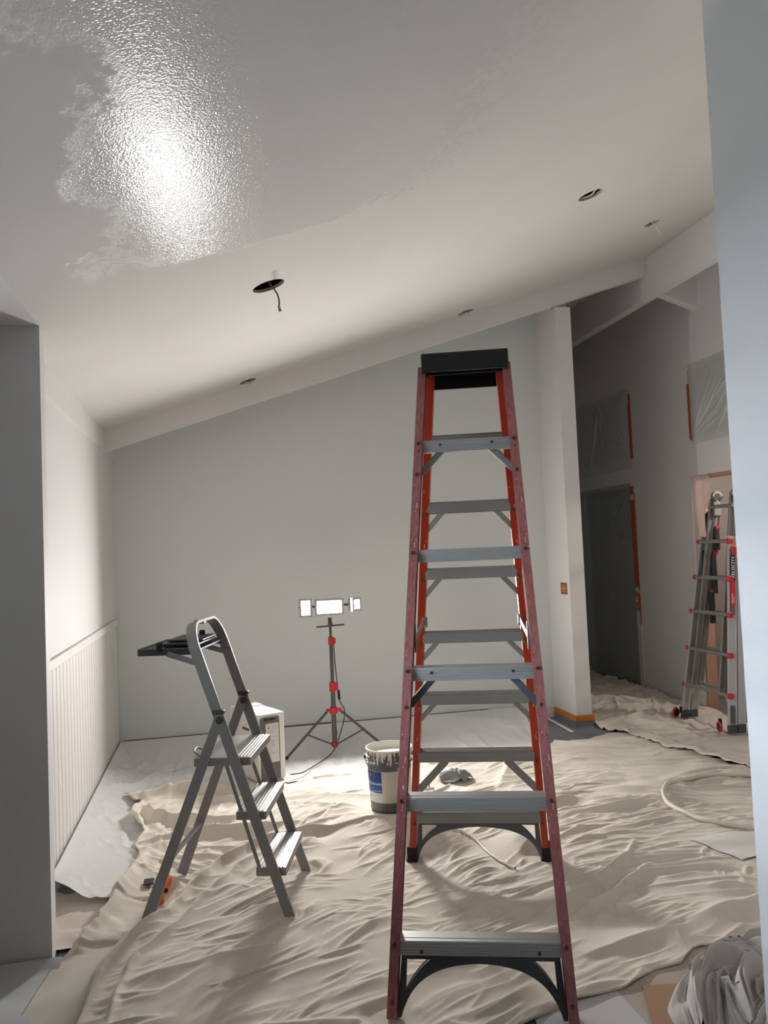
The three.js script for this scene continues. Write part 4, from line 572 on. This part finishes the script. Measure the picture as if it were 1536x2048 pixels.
// ------------------------------------------------------------------ aluminium multi-position ladder leaning by the open doorway
{
  const t = thing('folding_ladder', 'silver multi-position ladder with red rung ends in front of the open doorway', 'ladder', [4.05, 0, 6.1]), y0 = 0.02, pt = (x, y, d) => new THREE.Vector3(x, y, -d);
  const lean = (y) => 0.125 * y, Lz = (y) => 0.325 - 0.09 * y, Rz = (y) => -0.335 + 0.085 * y;
  const ib = [[-0.0125, -0.036], [0.0125, -0.036], [0.0125, -0.028], [0.004, -0.022], [0.004, 0.022], [0.0125, 0.028], [0.0125, 0.036], [-0.0125, 0.036], [-0.0125, 0.028], [-0.004, 0.022], [-0.004, -0.022], [-0.0125, -0.028]].map(([a, b]) => [a, b]);
  const face = new THREE.Vector3(1, 0, 0);
  for (const [off, name] of [[0, 'rail'], [0.082, 'rail']]) for (const f of [Lz, Rz]) {
    const r = mesh(name, [profileBar(pt(lean(0) + off, y0 + 0.03, f(0)), pt(lean(1.62) + off, 1.62, f(1.62)), ib, face)], M.alu, t);
    mesh('shoe', [rbox(0.074, 0.07, 0.034, 0.006).translate(off, y0 + 0.035, -f(0))], M.grey, r);
  }
  for (const off of [0.012, 0.07]) for (const [a, b] of [[0.235, 0.10], [-0.15, -0.17]]) mesh('inner_rail', [profileBar(pt(lean(0.34) + off, 0.34, a), pt(lean(1.95) + off, 1.95, b), ib.map(([p, q]) => [p * 0.9, q * 0.72]), face), rbox(0.05, 0.03, 0.028, 0.004).translate(lean(0.34) + off, 0.335, -a)], M.aluDull, t);
  for (const [y, k] of [[0.318, 0], [0.64, 1], [0.967, 2], [1.266, 3], [1.578, 4]]) {
    const a = pt(lean(y) - 0.03, y, Lz(y) + 0.03), b = pt(lean(y) - 0.03, y, Rz(y) - 0.012), [r] = many('rung', [rod(a, b, 0.0165), rod(pt(lean(y) + 0.11, y, Lz(y)), pt(lean(y) + 0.11, y, Rz(y)), 0.0155)], M.aluDull, t);
    many('rung_end', [rbox(0.045, 0.046, 0.04, 0.01).translate(b.x - 0.004, y, b.z + 0.012), new THREE.CylinderGeometry(0.021, 0.021, 0.022, 14).rotateX(Math.PI / 2).translate(a.x, y, a.z)], M.red, r);
  }
  mesh('rung', [rod(pt(lean(1.88), 1.88, 0.13), pt(lean(1.88), 1.88, -0.2), 0.0165), rbox(0.012, 0.012, 0.07, 0.003).translate(lean(1.88) - 0.014, 1.872, 0.0)], M.aluDull, t);
  for (const [d, y] of [[0.09, 1.97], [-0.17, 1.97]]) {
    const h = mesh('hinge', [new THREE.CylinderGeometry(0.05, 0.05, 0.03, 28).rotateX(Math.PI / 2).translate(lean(y) + 0.04, y, -d), rbox(0.07, 0.14, 0.026, 0.006).translate(lean(y) + 0.035, y - 0.1, -d)], M.aluDull, t);
    many('hinge_lock', [new THREE.CylinderGeometry(0.03, 0.03, 0.034, 20).rotateX(Math.PI / 2).translate(lean(y) + 0.04, y, -d), ...[-1, 1].map((s) => bar(pt(lean(y) + 0.04 + s * 0.016, y - 0.035, d - 0.017), pt(lean(y) + 0.04 + s * 0.055, y + 0.0, d - 0.017), 0.018, 0.006, 0.002))], M.black, h);
  }
  for (const [x, y, h, d] of [[0.03, 1.70, 0.26, 0.17], [0.075, 1.60, 0.2, 0.11], [0.03, 1.33, 0.34, 0.19], [0.08, 1.30, 0.36, 0.13], [0.085, 1.0, 0.28, 0.14]]) { const b = mesh('grip_sleeve', [rbox(0.045, h, 0.03, 0.006).translate(lean(y) + x, y, -d)], M.black, t); mesh('sleeve_cap', [rbox(0.048, 0.03, 0.034, 0.006).translate(lean(y + h / 2) + x, y + h / 2, -d)], M.red, b); }
  for (const [y, f, s] of [[1.53, Lz, 1], [1.53, Rz, -1]]) mesh('lock_clip', [rbox(0.06, 0.075, 0.03, 0.01).translate(lean(y) + 0.01, y - 0.03, -(f(y) + s * 0.024))], M.red, t);
  for (const [x, d, turn] of [[-0.06, 0.375, 0], [-0.055, -0.245, 1.1]]) {
    const tire = new THREE.TorusGeometry(0.036, 0.009, 12, 28).rotateY(turn + 0.3).translate(x, 0.062, -d), w = mesh('wheel', tire, M.red, t);
    many('wheel_hub', [new THREE.CylinderGeometry(0.03, 0.03, 0.016, 20).rotateX(Math.PI / 2).rotateY(turn + 0.3).translate(x, 0.062, -d), rbox(0.02, 0.06, 0.03, 0.005).translate(x + 0.03, 0.09, -d + (turn ? -0.03 : 0.04))], M.black, w);
  }
  many('corner_brace', [bar(pt(lean(0.3), 0.3, -0.22), pt(lean(0.16), 0.15, -0.315), 0.014, 0.006, 0.001), bar(pt(lean(0.3), 0.3, 0.22), pt(lean(0.16), 0.15, 0.31), 0.014, 0.006, 0.001)], M.alu, t);
  // printed band on the outer face of the near rail
  const lab = canvasTex(1024, 128, (c, w, h) => { c.fillStyle = '#121214'; c.fillRect(0, 0, w, h); c.fillStyle = '#c9202c'; c.fillRect(0, 0, w * 0.5, h); c.fillStyle = '#e9e9ea'; c.font = 'bold 98px sans-serif'; c.textBaseline = 'middle'; c.fillText('VELOCITY', w * 0.535, h * 0.54, w * 0.44); c.fillStyle = '#e8c9c8'; c.fillRect(60, 40, 190, 16); c.fillRect(60, 76, 130, 12); c.fillStyle = '#7d1018'; c.fillRect(w * 0.28, 20, 8, 88); });
  const ya = 1.04, yb = 1.46, q = pt(lean(ya), ya, Rz(ya) - 0.0145), e = pt(lean(yb), yb, Rz(yb) - 0.0145), L = q.distanceTo(e), pg = new THREE.BoxGeometry(0.052, L, 0.0015), uvs = pg.attributes.uv;
  for (let i = 0; i < uvs.count; i++) { const u = uvs.getX(i), v = uvs.getY(i); uvs.setXY(i, v, 1 - u); }
  mesh('printed_label', frameAt(pg.translate(0, L / 2, 0), q, e, new THREE.Vector3(0, 0, 1)), std('label_print_band', 0xffffff, 0.4, { map: lab }), t);
  many('printed_label', [bar(pt(lean(0.07), 0.1, Rz(0.1) - 0.0145), pt(lean(0.2), 0.24, Rz(0.24) - 0.0145), 0.036, 0.0015, 0.0005, new THREE.Vector3(0, 0, 1)), bar(pt(lean(0.97), 0.97, Rz(0.97) - 0.0145), pt(lean(1.04), 1.04, Rz(1.04) - 0.0145), 0.036, 0.0015, 0.0005, new THREE.Vector3(0, 0, 1))], M.greyPanel, t);
}

// ------------------------------------------------------------------ masked windows and doors
function wallFilm(d0, d1, y0, y1, corners, seed, sag = 0.03) {   // on the right wall, pulled into straight folds from its fixed corners
  const R = rngOf(seed), rays = corners.flatMap(([cd, cy, a0, a1]) => Array.from({ length: 8 }, () => [cd, cy, lerp(a0, a1, R()), 0.3 + 0.6 * R(), 0.008 + 0.02 * R(), 0.006 + 0.01 * R()]));
  return sheetGeo(150, 120, (u, v) => {
    const d = lerp(d0, d1, u), y = lerp(y0, y1, v), e = Math.min(u, v, 1 - u, 1 - v) * 9; let h = 0;
    for (const [cd, cy, a, L, A, w] of rays) { const ex = d - cd, ey = y - cy, along_ = ex * Math.cos(a) + ey * Math.sin(a), off = Math.abs(-ex * Math.sin(a) + ey * Math.cos(a)); if (along_ > 0 && along_ < L) h = Math.max(h, A * Math.exp(-Math.pow(off / w, 1.3)) * Math.sin(Math.PI * Math.sqrt(along_ / L))); }
    return [XR - 0.006 - clamp(e) * (h + sag * fbm(d * 2.0, y * 2.0, seed, 2)), y, d];
  });
}
tag(mesh('window_masking', wallFilm(5.70, 6.665, 2.50, 3.26, [[6.66, 2.53, 1.75, 2.9], [5.75, 3.2, -1.3, -0.4]], 3), M.winfilm), 'clear plastic taped over the high window above the folding ladder', 'plastic sheet');
tag(mesh('window_masking', wallFilm(7.79, 9.1, 2.40, 3.27, [[7.80, 2.55, 0.4, 1.4], [8.45, 3.2, -2.2, -0.8]], 7), M.winfilm), 'clear plastic taped over the high window beside the pier, loose at its lower corners', 'plastic sheet');
tag(mesh('door_masking', wallFilm(7.845, 9.1, 0.06, 2.24, [[8.95, 2.15, -2.0, -0.9], [7.84, 1.5, 0.5, 0.9], [7.85, 2.15, -1.3, -0.5]], 12, 0.05), M.doorfilm), 'tall plastic sheet taped over the dark door beside the pier', 'plastic sheet');
tag(mesh('door_masking', sheetGeo(24, 70, (u, v) => {
  const y = lerp(2.19, 0.35, v), w = lerp(0.30, 0.16, smooth(0.0, 0.55, v)) * (1 - 0.55 * smooth(0.5, 0.62, v)) * (1 - 0.5 * smooth(0.75, 1, v)), rag = 0.03 * Math.sin(v * 23) * u + 0.02 * Math.sin(v * 61) * u;
  return [XR - 0.012 - 0.05 * Math.abs(Math.sin(u * 5.5 + v * 2)) * smooth(0, 0.15, u), y, 6.70 - u * (w + rag)];
}), phys('torn_film', 0xd9cdc6, 0.35, { transmission: 0.35, thickness: 0, side: THREE.DoubleSide })), 'torn plastic strip hanging at the left jamb of the open doorway', 'plastic sheet');
tag(mesh('tape_strip', [bx(3.0475, 3.0495, 0.05, 0.1, 6.525, 6.97), bx(3.0475, 3.2235, 0.05, 0.1, 6.5245, 6.5265)], M.tape), 'orange masking tape round the foot of the white pier', 'tape');
{ const segs = []; for (const [a, b, h] of [[-0.8, -0.1, 0.006], [0.45, 0.95, 0.012], [1.05, 1.8, 0.006], [1.85, 2.4, 0.005]]) segs.push(bx(a, b, 0.122, 0.122 + h, 6.992, 6.9985)); const t = thing('tape_strip', 'thin brown tape line on the back wall above the plastic sheet', 'tape'); many('tape_piece', segs, std('brown_tape', 0x8e6a5c, 0.8), t); }
tag(mesh('edge_strip', [frameAt(rbox(0.03, 1.0, 0.008, 0.003).translate(0, 0.5, 0), V(2.93, 0.006, 6.35), V(2.96, 0.006, 7.0), new THREE.Vector3(0, 1, 0))], M.trim), 'thin white edging strip on the bare grey floor beside the pier', 'strip');
{
  const t = thing('outlet_box', 'open orange outlet box in the side of the white pier', 'outlet', [3.062, 1.21, 6.66]);
  mesh('frame', [rbox(0.008, 0.012, 0.12, 0.002).translate(0, 0.046, 0), rbox(0.008, 0.012, 0.12, 0.002).translate(0, -0.046, 0), rbox(0.008, 0.1, 0.012, 0.002).translate(0, 0, 0.055), rbox(0.008, 0.1, 0.012, 0.002).translate(0, 0, -0.055)], std('dark_orange_box', 0x8a4f1c, 0.6), t);
  for (const s of [-1, 1]) mesh('receptacle', [rbox(0.008, 0.038, 0.09, 0.004).translate(0.001, s * 0.021, 0)], std('orange_receptacle', 0xb9732c, 0.55), t);
}

// ------------------------------------------------------------------ open recessed-light holes in the ceiling
{
  const where = ['dark round ceiling cut-out with a wire hanging from it, nearest the wet paint', 'small ceiling cut-out close above the back beam, left of the ladder', 'small ceiling cut-out above the top of the orange ladder', 'dark ceiling cut-out crossed by a white cable, right of the ladder', 'small ceiling cut-out with loose wires beside the ridge beam'];
  const tilt = Math.atan(SLOPE);
  HOLES.forEach(([x, d, r], k) => {
    const t = thing('light_cutout', where[k], 'ceiling hole', [x, ceilY(x, d), d], 0, 'open light cut-outs in the sloped ceiling'); t.rotation.z = tilt;
    mesh('gypsum_rim', new THREE.CylinderGeometry(r, r, 0.016, 40, 1, true).scale(1.04, 1, 1).translate(0, 0.008, 0), Object.assign(M.gypsum, { side: THREE.DoubleSide }), t);
    const w = k === 0 ? [[0.0, 0.06, 0], [0.012, 0.0, 0.01], [0.026, -0.055, 0.012], [0.024, -0.09, 0.012], [0.012, -0.125, 0.012]] : k === 3 ? [[-0.03, 0.03, -0.09], [0, 0.005, -0.02], [0.012, 0.006, 0.03], [0.02, 0.03, 0.09]] : k === 4 ? [[0, 0.05, 0], [0.01, 0, 0], [0.03, -0.05, 0.0], [0.035, -0.11, 0.0]] : [[-0.02, 0.02, -0.08], [0, -0.004, 0], [0.01, -0.02, 0.02], [0.005, -0.05, 0.03]];
    mesh('wire', tube(w.map((q) => new THREE.Vector3(...q)), k === 0 ? 0.0045 : 0.004, 30), k === 0 ? std('grey_wire', 0x6d6660, 0.6) : M.trim, t);
    if (k === 0) mesh('wire_nut', new THREE.CylinderGeometry(0.005, 0.009, 0.03, 12).translate(0.011, -0.133, 0.012), std('wire_nut', 0x8a8177, 0.6), t);
  });
}

// ------------------------------------------------------------------ hose, cord, rag, small things on the cloths
{
  const lay = (pts, r, lift = 0) => { const y = pts.map(([x, d]) => under(x, d)); return pts.map(([x, d], i) => { let h = 0; for (let k = -2; k <= 2; k++) h = Math.max(h, 0.85 * y[clamp(i + k, 0, y.length - 1)]); return V(x, h * 0.5 + y[i] * 0.5 + r + lift, d); }); };
  const dense = (pts, n) => { const c = new THREE.CatmullRomCurve3(pts.map(([x, d]) => new THREE.Vector3(x, 0, d))); return c.getSpacedPoints(n).map((p) => [p.x, p.z]); };
  tag(mesh('hose', tube(lay(dense([[3.6, 4.5], [3.34, 4.6], [3.02, 4.68], [2.78, 4.6], [2.635, 4.466], [2.573, 4.275], [2.60, 4.1], [2.66, 3.98], [2.79, 3.86], [3.0, 3.72]], 26), 0.013, 0.002), 0.0135, 160, 12), M.hose), 'cream spray hose looping on the canvas at the right', 'hose');
  tag(mesh('cord', tube(lay(dense([[1.18, 4.62], [1.236, 4.455], [1.30, 4.32], [1.335, 4.22], [1.35, 4.0], [1.372, 3.863], [1.40, 3.78]], 22), 0.006, 0.002), 0.0065, 120, 8), M.hose), 'thin pale cord on the canvas below the back steps of the orange ladder', 'cord');
  const rx = 1.57, rd = 5.32, Rr = rngOf(31), rg = []; for (let k = 0; k < 12; k++) { const a = Rr() * 6.28, b = Rr() * 6.28, x = rx + 0.06 * Math.cos(a), d = rd + 0.05 * Math.sin(a); rg.push([[-1, -0.5, 0, 0.5, 1].map((t) => [x + 0.07 * t * Math.cos(b + t * 0.5), d + 0.06 * t * Math.sin(b + t * 0.5)]), 0.02 + 0.025 * Rr(), 0.009 + 0.008 * Rr(), 1.3]); }
  const rag = simCloth({ map: (u, v) => { const a = u * 2 - 1, b = v * 2 - 1; return [rx + 0.12 * a * Math.sqrt(1 - b * b / 2), rd + 0.09 * b * Math.sqrt(1 - a * a / 2)]; }, nu: 90, nv: 80, seed: 3, roll: 0.004, rucks: rg, dome: (x, d) => 0.03 * smooth(1.02, 0.3, Math.hypot((x - rx) / 0.12, (d - rd) / 0.09)) });
  tag(mesh('rag', clothGeo(rag, 1, 0.006), std('grey_rag', 0x85888a, 0.95)), 'small crumpled grey rag on the canvas behind the orange ladder', 'rag');
  const kx = 1.31, kd = 5.13, t = thing('tool_part', 'small white tool part with two grey prongs lying between ladder and bucket', 'tool', [kx, under(kx, kd), kd]);
  mesh('body', [rod(new THREE.Vector3(-0.03, 0.012, 0), new THREE.Vector3(0.05, 0.014, 0.01), 0.011)], M.white, t); many('trigger', [rod(new THREE.Vector3(0, 0.012, 0), new THREE.Vector3(-0.005, 0.05, 0), 0.006), rod(new THREE.Vector3(0.02, 0.012, 0), new THREE.Vector3(0.018, 0.045, 0.005), 0.005)], M.aluDull, t);
  const o = thing('hand_tool', 'orange-handled tool lying on the cloth behind the step ladder leg', 'tool', [-0.295, under(-0.295, 4.05) + 0.004, 4.05], 0);
  mesh('handle', tube([[0, 0.015, -0.12], [0.02, 0.03, -0.06], [0.024, 0.03, 0.0], [0.012, 0.016, 0.06]].map((q) => new THREE.Vector3(...q)), 0.014, 30, 12), M.orange, o);
  mesh('knob', new THREE.CylinderGeometry(0.021, 0.024, 0.036, 20).rotateX(0.4).translate(-0.01, 0.022, 0.155), M.orange, o);
  mesh('blade', rbox(0.05, 0.006, 0.07, 0.002).translate(-0.075, 0.014, -0.08), M.black, o);
}

renderer.render(scene, camera);
